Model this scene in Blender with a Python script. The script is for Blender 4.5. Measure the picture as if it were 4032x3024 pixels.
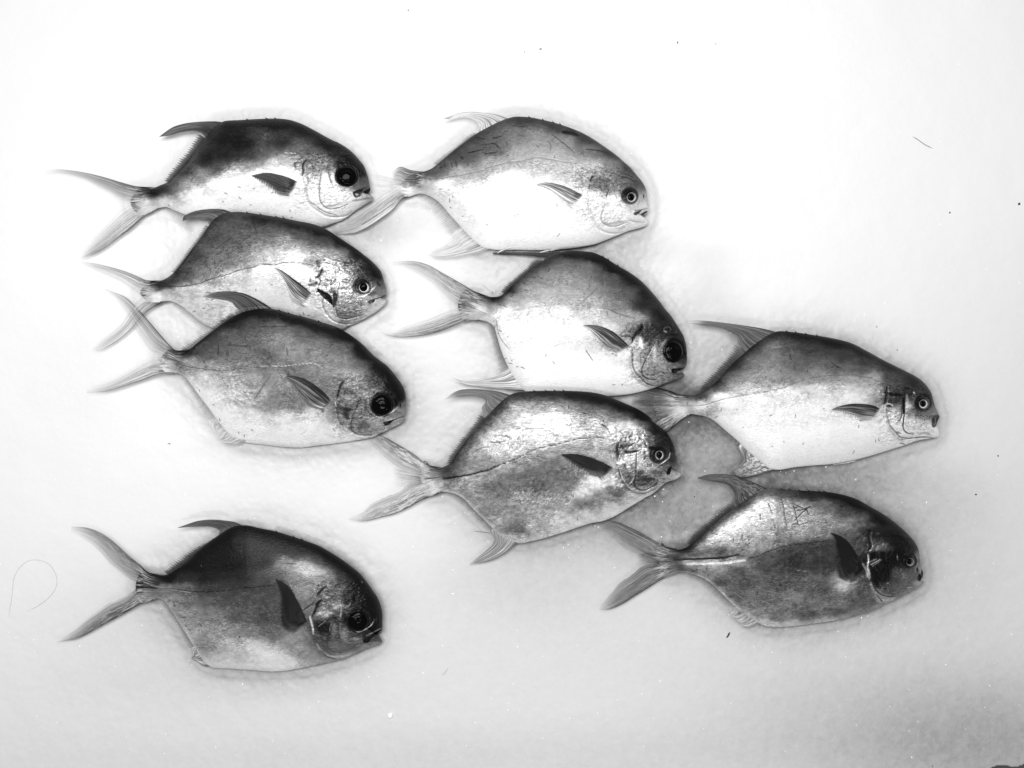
import bpy, math
import numpy as np

# ---------------------------------------------------------------- camera, world, lamps, exposure
for o in list(bpy.data.objects):
    bpy.data.objects.remove(o)
SC = bpy.context.scene
COL = SC.collection
DIST = 1.0            # camera height above the ice, metres
PXM = 3200.0          # survey units per metre on the ice
cam_d = bpy.data.cameras.new('camera')
cam_d.sensor_width = 36.0
cam_d.lens = 36.0 * DIST / (4032.0 / PXM)
cam_d.clip_start = 0.05
cam_d.clip_end = 50
cam = bpy.data.objects.new('camera', cam_d)
cam.location = (0, 0, DIST)
COL.objects.link(cam)
SC.camera = cam

world = bpy.data.worlds.new('World')
SC.world = world
world.use_nodes = True
world.node_tree.nodes['Background'].inputs[0].default_value = (1, 1, 1, 1)
world.node_tree.nodes['Background'].inputs[1].default_value = 0.22

def area(name, loc, target, sx, sy, power):
    d = bpy.data.lights.new(name, 'AREA')
    d.shape = 'RECTANGLE'; d.size = sx; d.size_y = sy; d.energy = power
    o = bpy.data.objects.new(name, d)
    o.location = loc
    import mathutils
    v = mathutils.Vector(target) - mathutils.Vector(loc)
    o.rotation_euler = v.to_track_quat('-Z', 'Y').to_euler()
    COL.objects.link(o)
    return o
# a broad ceiling panel behind the far edge and two fluorescent battens of the counter
area('lamp_panel', (-0.12, 0.46, 1.40), (-0.03, 0.1, 0), 1.3, 0.6, 17.0)
area('lamp_batten_far', (-0.9, 0.2, 1.7), (0, 0, 0), 0.10, 1.2, 6.0)
area('lamp_batten_near', (0.5, 1.0, 1.9), (0.1, 0, 0), 1.2, 0.08, 6.0)
area('lamp_batten_front', (0.15, -1.0, 1.25), (0.05, -0.05, 0), 1.3, 0.12, 4.2)

SC.view_settings.view_transform = 'Standard'
SC.view_settings.look = 'None'
SC.view_settings.gamma = 1.0
SC.view_settings.exposure = 0.27
SC.view_settings.use_curve_mapping = False
SC.render.resolution_x = 1024
SC.render.resolution_y = 768

def P(u, v, z):
    """survey point (u, v) at height z -> metres"""
    k = (DIST - z) / DIST
    return (np.asarray(u, float) - 2016.0) / PXM * k, (1512.0 - np.asarray(v, float)) / PXM * k, np.asarray(z, float)

# ---------------------------------------------------------------- numpy noise
def _h(ix, iy, s):
    n = (ix.astype(np.int64) * 374761393 + iy.astype(np.int64) * 668265263 + s * 1442695041) & 0xffffffff
    n = ((n ^ (n >> 13)) * 1274126177) & 0xffffffff
    n = (n ^ (n >> 16)) & 0xffffffff
    return n / 4294967295.0
def vnoise(x, y, s=0):
    ix = np.floor(x); iy = np.floor(y); fx = x - ix; fy = y - iy
    fx = fx * fx * (3 - 2 * fx); fy = fy * fy * (3 - 2 * fy)
    a = _h(ix, iy, s); b = _h(ix + 1, iy, s); c = _h(ix, iy + 1, s); d = _h(ix + 1, iy + 1, s)
    return (a * (1 - fx) + b * fx) * (1 - fy) + (c * (1 - fx) + d * fx) * fy
def fbm(x, y, s=0, o=4, g=.5):
    t = 0; a = 1; n = 0
    for i in range(o):
        t = t + a * vnoise(x * 2 ** i + 17.3 * i, y * 2 ** i - 9.1 * i, s + i); n += a; a *= g
    return t / n
def sstep(a, b, x):
    t = np.clip((x - a) / (b - a), 0, 1)
    return t * t * (3 - 2 * t)

# ---------------------------------------------------------------- curves
def catmull(pts, n, closed=False):
    p = np.asarray(pts, float)
    if closed:
        q = np.vstack([p[-1], p, p[0], p[1]])
    else:
        q = np.vstack([2 * p[0] - p[1], p, 2 * p[-1] - p[-2]])
    out = []
    m = 14
    t = np.linspace(0, 1, m, endpoint=False)[:, None]
    for i in range(len(q) - 3):
        a, b, c, d = q[i], q[i + 1], q[i + 2], q[i + 3]
        L = np.linalg.norm(c - b)
        m1 = (c - a) * .5; m2 = (d - b) * .5
        for mm in (m1, m2):
            l = np.linalg.norm(mm)
            if l > 1.0 * L and l > 0: mm *= L / l
        out.append((2 * t ** 3 - 3 * t ** 2 + 1) * b + (t ** 3 - 2 * t ** 2 + t) * m1 + (-2 * t ** 3 + 3 * t ** 2) * c + (t ** 3 - t ** 2) * m2)
    r = np.vstack(out)
    r = np.vstack([r, r[:1] if closed else p[-1:]])
    s = np.concatenate([[0], np.cumsum(np.linalg.norm(np.diff(r, axis=0), axis=1))])
    tt = np.linspace(0, s[-1], n + (1 if closed else 0))
    if closed: tt = tt[:-1]
    return np.stack([np.interp(tt, s, r[:, 0]), np.interp(tt, s, r[:, 1])], 1)
def seg_dist(x, y, pts):
    d = np.full(x.shape, 1e9); tpar = np.zeros(x.shape)
    n = len(pts) - 1
    for i in range(n):
        ax, ay = pts[i]; bx, by = pts[i + 1]
        vx, vy = bx - ax, by - ay
        L = vx * vx + vy * vy + 1e-9
        t = np.clip(((x - ax) * vx + (y - ay) * vy) / L, 0, 1)
        e = np.hypot(x - ax - t * vx, y - ay - t * vy)
        k = e < d
        d[k] = e[k]; tpar[k] = (i + t[k]) / n
    return d, tpar

# ---------------------------------------------------------------- mesh helpers
def mesh_obj(name, verts, quads, mat, parent=None, attrs=None, smooth=True, loc=None):
    verts = np.asarray(verts, np.float32)
    if loc is not None: verts = verts - np.asarray(loc, np.float32)
    me = bpy.data.meshes.new(name)
    nq = len(quads)
    if isinstance(quads, np.ndarray):
        k = quads.shape[1]
        me.vertices.add(len(verts)); me.vertices.foreach_set('co', verts.ravel())
        me.loops.add(nq * k); me.loops.foreach_set('vertex_index', quads.astype(np.int32).ravel())
        me.polygons.add(nq)
        me.polygons.foreach_set('loop_start', np.arange(0, nq * k, k, dtype=np.int32))
        me.polygons.foreach_set('loop_total', np.full(nq, k, np.int32))
    else:
        me.from_pydata([tuple(map(float, v)) for v in verts], [], quads)
    me.update(calc_edges=True)
    me.validate()
    me.polygons.foreach_set('use_smooth', np.full(len(me.polygons), smooth, bool))
    for nme, val in (attrs or {}).items():
        a = me.attributes.new(nme, 'FLOAT', 'POINT')
        a.data.foreach_set('value', np.asarray(val, np.float32).ravel())
    me.materials.append(mat)
    o = bpy.data.objects.new(name, me)
    COL.objects.link(o)
    if parent is not None: o.parent = parent
    return o
def grid_quads(nu, nv, closed_u=False):
    i = np.arange(nu if closed_u else nu - 1); j = np.arange(nv - 1)
    I, J = np.meshgrid(i, j, indexing='ij')
    I2 = (I + 1) % nu
    return np.stack([I * nv + J, I2 * nv + J, I2 * nv + J + 1, I * nv + J + 1], -1).reshape(-1, 4)

# ---------------------------------------------------------------- materials
def new_mat(name):
    m = bpy.data.materials.new(name); m.use_nodes = True
    return m, m.node_tree, m.node_tree.nodes['Principled BSDF']
def attr_node(nt, name):
    n = nt.nodes.new('ShaderNodeAttribute'); n.attribute_name = name
    return n
def mth(nt, op, a, b=None, c=None):
    n = nt.nodes.new('ShaderNodeMath'); n.operation = op
    for i, s in enumerate((a, b, c)):
        if s is None: continue
        if isinstance(s, (int, float)): n.inputs[i].default_value = s
        else: nt.links.new(s, n.inputs[i])
    return n.outputs[0]
def noise_node(nt, scale, detail=3, rough=.55, stretch=(1, 1, 1), dist=0):
    tc = nt.nodes.new('ShaderNodeTexCoord'); mp = nt.nodes.new('ShaderNodeMapping')
    mp.inputs['Scale'].default_value = stretch
    nt.links.new(tc.outputs['Object'], mp.inputs[0])
    n = nt.nodes.new('ShaderNodeTexNoise')
    n.inputs['Scale'].default_value = scale; n.inputs['Detail'].default_value = detail
    n.inputs['Roughness'].default_value = rough; n.inputs['Distortion'].default_value = dist
    nt.links.new(mp.outputs[0], n.inputs['Vector'])
    return n.outputs[0]

def skin_material():
    m, nt, b = new_mat('fish_skin')
    col = attr_node(nt, 'tone').outputs['Fac']
    rip = attr_node(nt, 'scales').outputs['Fac']
    n1 = noise_node(nt, 560, 2, .6, (.5, 1.5, 1), .9)
    n2 = noise_node(nt, 1500, 2, .6)
    # fine scale grain modulates pigment where the scales are large enough to read
    k = mth(nt, 'MULTIPLY_ADD', mth(nt, 'SUBTRACT', n1, .5), 2.9, 0)
    k2 = mth(nt, 'MULTIPLY_ADD', mth(nt, 'SUBTRACT', n2, .5), 1.1, 0)
    k = mth(nt, 'MULTIPLY', mth(nt, 'ADD', k, k2), rip)
    c = mth(nt, 'MULTIPLY', col, mth(nt, 'ADD', k, 1.0))
    c = mth(nt, 'MINIMUM', mth(nt, 'MAXIMUM', c, .002), .9)
    cc = nt.nodes.new('ShaderNodeCombineColor')
    for i in range(3): nt.links.new(c, cc.inputs[i])
    nt.links.new(cc.outputs[0], b.inputs['Base Color'])
    nt.links.new(attr_node(nt, 'silver').outputs['Fac'], b.inputs['Metallic'])
    b.inputs['Roughness'].default_value = .29
    b.inputs['Specular IOR Level'].default_value = .22
    bm = nt.nodes.new('ShaderNodeBump'); bm.inputs['Strength'].default_value = .6
    bm.inputs['Distance'].default_value = .0006
    nt.links.new(n1, bm.inputs['Height'])
    nt.links.new(bm.outputs[0], b.inputs['Normal'])
    return m
def fin_material():
    m, nt, b = new_mat('fin_membrane')
    cc = nt.nodes.new('ShaderNodeCombineColor')
    c = attr_node(nt, 'tone').outputs['Fac']
    for i in range(3): nt.links.new(c, cc.inputs[i])
    nt.links.new(cc.outputs[0], b.inputs['Base Color'])
    nt.links.new(attr_node(nt, 'cover').outputs['Fac'], b.inputs['Alpha'])
    b.inputs['Roughness'].default_value = .4
    b.inputs['Specular IOR Level'].default_value = .3
    return m
def eye_material():
    m, nt, b = new_mat('wet_eye')
    cc = nt.nodes.new('ShaderNodeCombineColor')
    c = attr_node(nt, 'tone').outputs['Fac']
    for i in range(3): nt.links.new(c, cc.inputs[i])
    nt.links.new(cc.outputs[0], b.inputs['Base Color'])
    b.inputs['Roughness'].default_value = .07
    b.inputs['Specular IOR Level'].default_value = .10
    return m
def plain(name, v, rough=.6):
    m, nt, b = new_mat(name)
    n = noise_node(nt, 900, 2)
    mr = nt.nodes.new('ShaderNodeMapRange')
    mr.inputs['To Min'].default_value = v * .7; mr.inputs['To Max'].default_value = v * 1.3
    nt.links.new(n, mr.inputs[0])
    nt.links.new(mr.outputs[0], b.inputs['Base Color'])
    b.inputs['Roughness'].default_value = rough
    return m
SKIN = skin_material(); FIN = fin_material(); EYE = eye_material()

def alb(v):
    v = np.clip(v, .02, 1.03)
    return np.maximum(.70 * v ** 2.45 + .09 * sstep(.72, 1.0, v) - .012, .0010)
# ---------------------------------------------------------------- fish shapes
# points of each fish are measured in a survey grid: body grid (origin o, 1.58 per unit) and head grid (origin h, 4.88 per unit)
FISH = []
FISH.append(dict(key='A', o=(160,420), h=(1100,560), tilt=.07, lift=.011, mott=.30, met=.15,
 up=[(600,520),(645,512),(690,512),(740,490),(790,468),(850,415),(905,355),(960,280),(1010,210),(1060,150),(1110,105),(1150,88),(1250,82),(1350,76),(1450,73),(1540,80),(1620,105),(1700,145),(1780,190),(1830,215)],
 hd=[(1120,0),(1300,110),(1440,230),(1560,370),(1630,460),(1680,590),(1720,740),(1740,840),(1752,900),(1738,950),(1695,995),(1655,985),(1625,975),(1665,990),(1730,1010),(1785,1035),(1800,1070),(1785,1130),(1700,1170),(1560,1250),(1440,1330),(1330,1420),(1200,1500),(1000,1570)],
 lo=[(1767,746),(1690,757),(1590,738),(1490,718),(1390,702),(1290,692),(1210,682),(1140,692),(1060,700),(960,690),(880,665),(820,640),(780,625),(730,632),(680,650),(640,672),(600,670)],
 ct=[(1200,110,.25),(1450,100,.2),(1650,140,.25),(1800,230,.2),(1930,330,.15),(1150,200,.25),(1400,180,.35),(1250,240,.2),(1500,230,.3),(1000,250,.3),(1050,330,.25),(1300,310,.3),(1600,260,.45),(880,400,.3),(1100,380,.35),(1300,360,.6),(1450,340,.8),(1000,430,.6),(1200,420,.9),(830,470,.35),(700,540,.15),(750,500,.3),(900,480,.7),(620,530,.25),(650,600,.85),(750,590,.95),(950,540,1),(1200,500,1),(1400,600,1),(1600,450,1),(1650,600,1),(1000,630,1),(1300,660,1),(1500,680,1),(1700,380,.6),(1780,350,.6),(1850,300,.3),(1690,330,.5),(1800,450,1),(1750,560,1),(1880,560,1),(1900,350,.15),(1990,400,.15),(2010,470,.45),(2030,500,.4),(1900,640,.9),(1990,580,.9),(2050,575,.6),(1800,700,.9)],
 tail=[([(690,514),(600,495),(500,470),(400,440),(300,415),(200,398),(100,390),(25,402)],[(600,590),(490,580),(430,540),(350,500),(280,460),(200,430),(120,415),(25,404)],dict(v=(.4,.72),e=.3,a=(.9,.12))),
       ([(690,650),(640,690),(560,760),(480,820),(400,880),(320,925),(250,945)],[(600,590),(500,640),(440,700),(380,760),(320,820),(260,890),(248,940)],dict(v=(.8,.55),e=.3,a=(.95,.15),fl=.5))],
 dorsal=dict(front=[(1150,88),(1080,91),(980,94),(900,104),(830,124),(780,154),(737,187)],rear=[(1000,165),(960,152),(900,155),(850,166),(800,181),(737,188)],ridge=[(1000,165),(985,200),(950,260),(900,320),(850,380),(820,420),(790,462)],v=.25,rv=.4,ra=.75),
 anal=dict(ridge=[(945,812),(900,775),(850,715),(810,660),(780,632)],v=.8,rv=.8,ra=.5,seg=True),
 pect=([(1607,470),(1540,440),(1470,420),(1400,410),(1310,428)],[(1560,560),(1460,545),(1410,510),(1360,470),(1310,430)],dict(v=(.2,.3),e=.06,a=(1,.75))),
 pbase=[(1550,480),(1530,510),(1535,545),(1560,560)],
 eye=dict(c=(1290,650),r=(190,178),big=1), patch=[(1450,560,150,120,.07,.95),(1330,420,200,110,.12,.7)],
 nostril=[(1578,600,14,35),(1620,640,12,25)],
 st=[([(530,330),(470,390),(450,470),(460,560),(440,640)],13,.0012,.05,.95),([(440,700),(490,850),(510,1000),(560,1130),(640,1250),(760,1330),(900,1410),(1050,1440),(1250,1420),(1400,1330)],16,.0012,.7,.45),([(810,530),(790,700),(772,870),(780,1100),(830,1200),(920,1270),(1000,1285),(1150,1260),(1310,1190)],9,.0008,.35,.7),
     ([(560,1130),(680,1210),(800,1300),(930,1360),(1100,1400)],9,.0006,.45,.6),([(1740,850),(1640,880),(1560,920),(1420,955)],9,.0006,.15,.8),([(1400,1130),(1560,1110),(1700,1080),(1780,1080)],20,.0006,.55,.5),
     ([(300,390),(300,450),(310,500)],12,.0008,.3,.7),([(290,400),(400,390),(450,360)],9,.0005,.25,.7),([(950,520),(960,650),(1000,760),(1020,820)],20,.0003,.35,.6),([(900,1230),(1050,1215),(1200,1195)],26,.0004,.55,.35),([(540,660),(560,760),(520,830)],14,.0006,.4,.5),([(1430,850),(1500,810)],16,.0003,.3,.5)],
 lat=None, scr=[([(1515,287),(1595,292)],3,.98),([(1370,180),(1400,200),(1395,170),(1420,175)],3,.6),([(1020,240),(1080,225)],3,.1),([(1220,100),(1218,150)],3,.15)],
 spines=[(1295,79),(1415,74),(1470,73)]))
FISH.append(dict(key='B', o=(1300,400), h=(2200,620), tilt=.05, lift=.012, mott=.2, met=.15,
 up=[(470,480),(500,458),(540,443),(600,430),(640,410),(690,370),(760,310),(830,255),(900,205),(970,165),(1050,125),(1110,102),(1160,93),(1240,97),(1320,112),(1400,132),(1480,158),(1560,190),(1640,235),(1720,290),(1770,325)],
 hd=[(1160,0),(1260,90),(1380,200),(1500,340),(1590,450),(1650,550),(1685,650),(1695,780),(1705,900),(1715,960),(1718,1020),(1680,1080),(1610,1120),(1570,1115),(1600,1145),(1650,1160),(1700,1200),(1720,1240),(1700,1290),(1640,1330),(1500,1370),(1350,1410),(1200,1470),(1050,1530),(900,1590)],
 lo=[(1648,887),(1560,905),(1480,915),(1380,922),(1250,925),(1150,922),(1080,925),(1010,920),(950,905),(900,870),(840,810),(790,755),(740,700),(690,640),(640,600),(590,577),(550,574),(510,585),(470,590)],
 ct=[(1200,120,.4),(1400,160,.4),(1600,230,.35),(1750,320,.35),(1870,420,.35),(1930,500,.35),(1050,160,.5),(900,240,.4),(760,330,.35),(1000,230,.45),(1150,200,.55),(1000,310,.45),(850,350,.4),(700,400,.4),(640,440,.4),(530,470,.15),(500,490,.4),(1300,220,.65),(1450,250,.65),(1600,300,.55),(1750,400,.6),(1200,330,.7),(1400,330,.75),(1000,380,.7),(800,430,.7),(1500,400,.75),(1650,400,.85),(1700,440,.7),(600,500,.8),(500,550,.93),(700,520,.95),(650,580,.85),(750,650,.87),(850,770,.87),(900,600,1),(1100,500,1),(1300,600,1),(1500,600,1),(1200,800,1),(1500,800,1),(1000,700,1),(950,850,.95),(1690,520,.5),(1750,500,.55),(1650,600,.95),(1750,620,1),(1780,700,1),(1850,470,.5),(1950,600,.75),(1950,650,.8),(1700,800,1),(1850,770,.88),(1950,750,.85),(1600,890,.7),(1400,900,.9),(1300,880,.75),(1100,880,.95)],
 tail=[([(540,443),(500,425),(440,405),(402,425),(385,440)],[(450,540),(430,520),(400,500),(392,470),(385,445)],dict(v=(.4,.75),e=.25,a=(.9,.5))),
       ([(500,585),(450,612),(400,668),(350,710),(290,750),(220,795),(150,822),(60,828),(-30,815)],[(470,540),(430,520),(380,540),(300,590),(220,650),(150,700),(80,750),(20,790),(-30,812)],dict(v=(.88,.68),e=.35,a=(.9,.3),fl=.6)),
       ([(470,500),(400,480),(330,460),(260,450)],[(470,560),(400,600),(330,630),(270,620)],dict(v=(.9,.93),e=.9,a=(.35,.3)))],
 dorsal=dict(front=[(1120,97),(1040,82),(960,70),(870,63),(800,72),(750,90),(707,105)],rear=[(915,185),(928,155),(910,125),(860,101),(800,98),(740,110),(707,107)],ridge=[(915,190),(870,220),(800,280),(730,330),(660,385)],v=.86,rv=.7,ra=.5,ev=.35,tipd=.2),
 anal=dict(front=[(1010,925),(930,940),(850,955),(780,968),(700,975),(640,970),(600,945)],rear=[(755,830),(765,850),(720,885),(650,920),(600,942)],ridge=[(755,830),(710,760),(660,690),(620,640),(570,600),(552,588)],v=.93,rv=.88,ra=.6,ev=.8),
 pect=([(1582,588),(1530,560),(1470,530),(1400,510),(1340,503),(1280,515)],[(1510,662),(1460,650),(1420,620),(1370,570),(1320,535),(1280,517)],dict(v=(.5,.65),e=.12,a=(.95,.25))),
 pbase=[(1540,575),(1510,590),(1495,620),(1500,650),(1515,665)],
 pelvic=([(1450,915),(1380,926),(1305,942)],[(1400,922),(1350,924),(1306,936)],.97), pelvic2=([(1140,905),(1080,925),(1040,945)],[(1090,918),(1060,925),(1040,940)],.85),
 eye=dict(c=(1395,760),r=(118,122),p=(1388,765,66),so=(1365,738,160),iv=.75,sv=.2),patch=[(1560,600,60,110,.5,.5)],
 nostril=[(1630,745,12,30)],
 st=[([(665,350),(615,420),(610,465)],11,.001,.05,.9),([(610,500),(580,590)],8,.0008,.15,.8),([(550,650),(575,800),(590,1000),(640,1150),(700,1290),(800,1390),(950,1450),(1100,1460),(1250,1420)],14,.0010,.85,.5),([(970,620),(930,700),(925,780)],9,.0008,.2,.8),([(890,900),(850,1020),(820,1120),(830,1220),(900,1290),(1000,1325),(1150,1310),(1310,1240)],9,.0008,.5,.6),
     ([(640,445),(750,430),(870,430),(980,450)],26,.0002,.4,.5),([(780,500),(820,560),(830,650)],22,.0003,.5,.6),([(860,470),(900,560)],60,.0,.4,.6),([(1715,970),(1600,1005),(1470,1020)],7,.0004,.3,.7),([(1350,1200),(1500,1240),(1650,1240)],20,.0004,.75,.5),([(900,1260),(1000,1280),(1130,1250),(1240,1240)],30,.0003,.55,.3),
     ([(1255,310),(1350,350),(1440,400)],10,.0002,.2,.6),([(1200,370),(1330,390),(1460,470)],14,.0002,.25,.6),([(1100,600),(1090,700),(1150,800)],14,.0004,.7,.5),([(1160,1380),(1260,1340)],30,.0005,.75,.4)],
 lat=([(560,480),(640,480),(730,470),(820,455),(920,435),(1000,405),(1100,378),(1180,372),(1270,350),(1350,355),(1450,372),(1530,385)],.5,.8),
 scr=[([(910,222),(965,235)],4,.15),([(1005,232),(1065,215)],5,.15),([(1000,260),(1030,265),(1055,290)],5,.12),([(860,318),(955,297)],5,.12),([(960,325),(1040,315)],5,.12),([(935,270),(1010,262)],4,.2),([(1375,200),(1440,250),(1490,290),(1515,315)],4,.15),([(780,370),(790,410)],4,.2),([(750,375),(762,410)],4,.25),([(855,380),(858,400)],4,.25),([(820,340),(825,360)],5,.2),([(710,370),(712,410)],4,.25),([(1145,150),(1210,158)],4,.25),([(1350,240),(1375,275),(1368,305)],3,.25),([(1450,190),(1500,195),(1540,210)],20,.12),([(1590,295),(1690,310),(1790,355)],7,.25),([(1480,165),(1520,185)],14,.2),([(1180,210),(1205,215)],4,.3),([(1380,150),(1382,170)],4,.3)],
 spines=[(1250,98),(1335,116),(1395,130),(1440,145)]))
FISH.append(dict(key='C', o=(280,780), h=(1180,980), tilt=.1, lift=.014, mott=.35, met=.3,
 up=[(470,535),(500,526),(535,522),(590,500),(630,470),(680,410),(740,330),(800,250),(850,180),(890,130),(950,95),(1020,85),(1100,90),(1200,105),(1300,120),(1400,140),(1500,160),(1580,190),(1660,240),(1720,280)],
 hd=[(1090,0),(1230,110),(1380,230),(1480,330),(1560,430),(1600,540),(1630,650),(1660,750),(1667,860),(1650,895),(1615,930),(1655,945),(1665,980),(1640,1060),(1570,1130),(1450,1220),(1300,1310),(1200,1370),(1050,1440),(900,1500)],
 lo=[(1700,812),(1640,826),(1550,802),(1450,775),(1350,750),(1260,730),(1170,725),(1080,740),(1000,775),(930,815),(860,800),(800,765),(740,715),(690,675),(630,645),(580,640),(540,645),(500,650),(470,640)],
 ct=[(1000,110,.5),(950,130,.45),(1200,130,.25),(1400,160,.2),(1560,200,.15),(1700,270,.15),(1800,350,.12),(1880,420,.2),(1920,470,.15),(850,250,.4),(750,370,.35),(650,470,.25),(1000,200,.45),(1200,200,.45),(1400,230,.45),(1550,270,.4),(900,320,.5),(1050,300,.45),(1200,280,.5),(1350,270,.7),(800,420,.5),(950,400,.5),(1100,370,.6),(1250,350,.75),(1400,360,.85),(700,490,.45),(850,480,.6),(600,520,.3),(530,540,.15),(480,530,.15),(1550,350,.6),(1650,350,.7),(1750,400,.5),(1600,420,.85),(1700,470,.85),(1500,400,.55),(1800,470,.35),(1000,480,.9),(1200,450,.93),(1400,450,1),(700,570,.92),(800,560,.95),(600,600,.93),(500,610,.85),(1000,600,.95),(1200,550,1),(1300,700,.97),(1450,720,.97),(1450,480,.9),(1550,650,.95),(1600,740,1),(1680,600,.85),(1720,700,.7),(1750,640,.75),(1800,600,.85),(1900,560,.55),(1930,530,.4),(1850,650,.85),(1700,730,.6),(1850,700,.85),(1780,760,.8),(760,640,.87),(850,650,.85),(900,720,.82),(1000,700,.85)],
 tail=[([(535,522),(470,510),(400,480),(320,450),(230,425),(140,405),(50,393)],[(470,600),(420,600),(390,580),(320,530),(240,490),(150,450),(50,396)],dict(v=(.7,.85),e=.35,a=(.8,.15))),
       ([(550,650),(500,690),(440,740),(370,820),(300,880),(230,925),(180,950),(130,945)],[(470,600),(400,650),(350,720),(310,780),(250,830),(180,880),(128,938)],dict(v=(.8,.78),e=.6,a=(.8,.5)))],
 dorsal=dict(front=[(1010,85),(950,72),(880,68),(800,75),(740,92),(700,115),(693,142)],rear=[(855,165),(850,145),(830,130),(780,129),(720,136),(694,143)],ridge=[(855,165),(830,210),(780,280),(740,330),(700,390),(660,440),(640,460)],v=.45,rv=.55,ra=.6,tipd=.12),
 anal=dict(ridge=[(900,880),(830,830),(760,770),(700,720),(640,665)],v=.8,rv=.82,ra=.4,seg=True),
 pect=([(1505,603),(1440,545),(1380,500),(1310,450),(1260,432)],[(1440,680),(1370,640),(1340,590),(1320,530),(1290,470),(1262,434)],dict(v=(.5,.55),e=.1,a=(.95,.4))),
 pbase=[(1485,600),(1450,625),(1440,660),(1465,680)],
 eye=dict(c=(1232,742),r=(128,122),p=(1228,735,78),so=(1200,722,170),iv=.92,sv=.25),patch=[],
 nostril=[(1500,655,16,34),(1530,695,14,26)],
 st=[([(430,385),(400,470),(340,540),(300,565)],14,.0012,.05,.95),([(380,540),(388,640),(350,740)],8,.0006,.2,.8),([(590,830),(680,830)],35,.0005,.4,.7),([(755,680),(735,800),(720,950),(690,1080),(700,1180),(740,1290),(820,1340),(950,1340),(1100,1300),(1250,1240)],9,.0008,.3,.75),([(430,980),(460,1130),(530,1270),(640,1370),(780,1430),(950,1440),(1100,1400),(1200,1370)],14,.001,.6,.5),
     ([(1650,885),(1560,930),(1440,970),(1330,1000)],9,.001,.2,.85),([(1560,945),(1655,940)],8,.0008,.15,.8),([(1430,990),(1410,1030)],16,.001,.15,.8),([(180,690),(260,700),(330,640)],34,.0006,.35,.7),([(215,570),(190,650)],12,.0005,.3,.7),([(330,830),(380,800)],20,.0008,.25,.8),([(400,610),(520,605),(600,615),(740,590)],8,.0004,.25,.7),([(1455,720),(1400,790),(1330,860),(1250,900)],14,-.0004,.98,.8),([(1330,880),(1450,840)],40,.0,.4,.6),
     ([(760,1230),(900,1310)],40,.0003,.45,.4),([(950,1260),(1100,1230)],30,.0003,.5,.35),([(330,240),(370,330)],40,.0002,.2,.6),([(880,590),(920,595)],12,.0003,.15,.7),([(860,380),(930,460),(980,490)],20,.0002,.3,.5)],
 lat=([(540,550),(610,550),(700,548),(800,530),(880,500),(960,480),(1050,445),(1120,435),(1180,412),(1260,415),(1330,400),(1420,405),(1490,415)],.25,.9),
 scr=[([(1115,110),(1135,170),(1155,215)],3,.15),([(1128,110),(1150,190)],3,.2),([(1180,172),(1215,160)],4,.2),([(1120,215),(1165,215)],3,.25),([(970,345),(985,370)],4,.2),([(1170,270),(1100,275)],4,.3),([(1190,355),(1200,385)],4,.3),([(1250,150),(1275,158)],4,.25),([(1030,210),(960,270),(880,330)],5,.35)],
 spines=[(1105,90),(1190,103),(1285,117),(1335,126)]))
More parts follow.
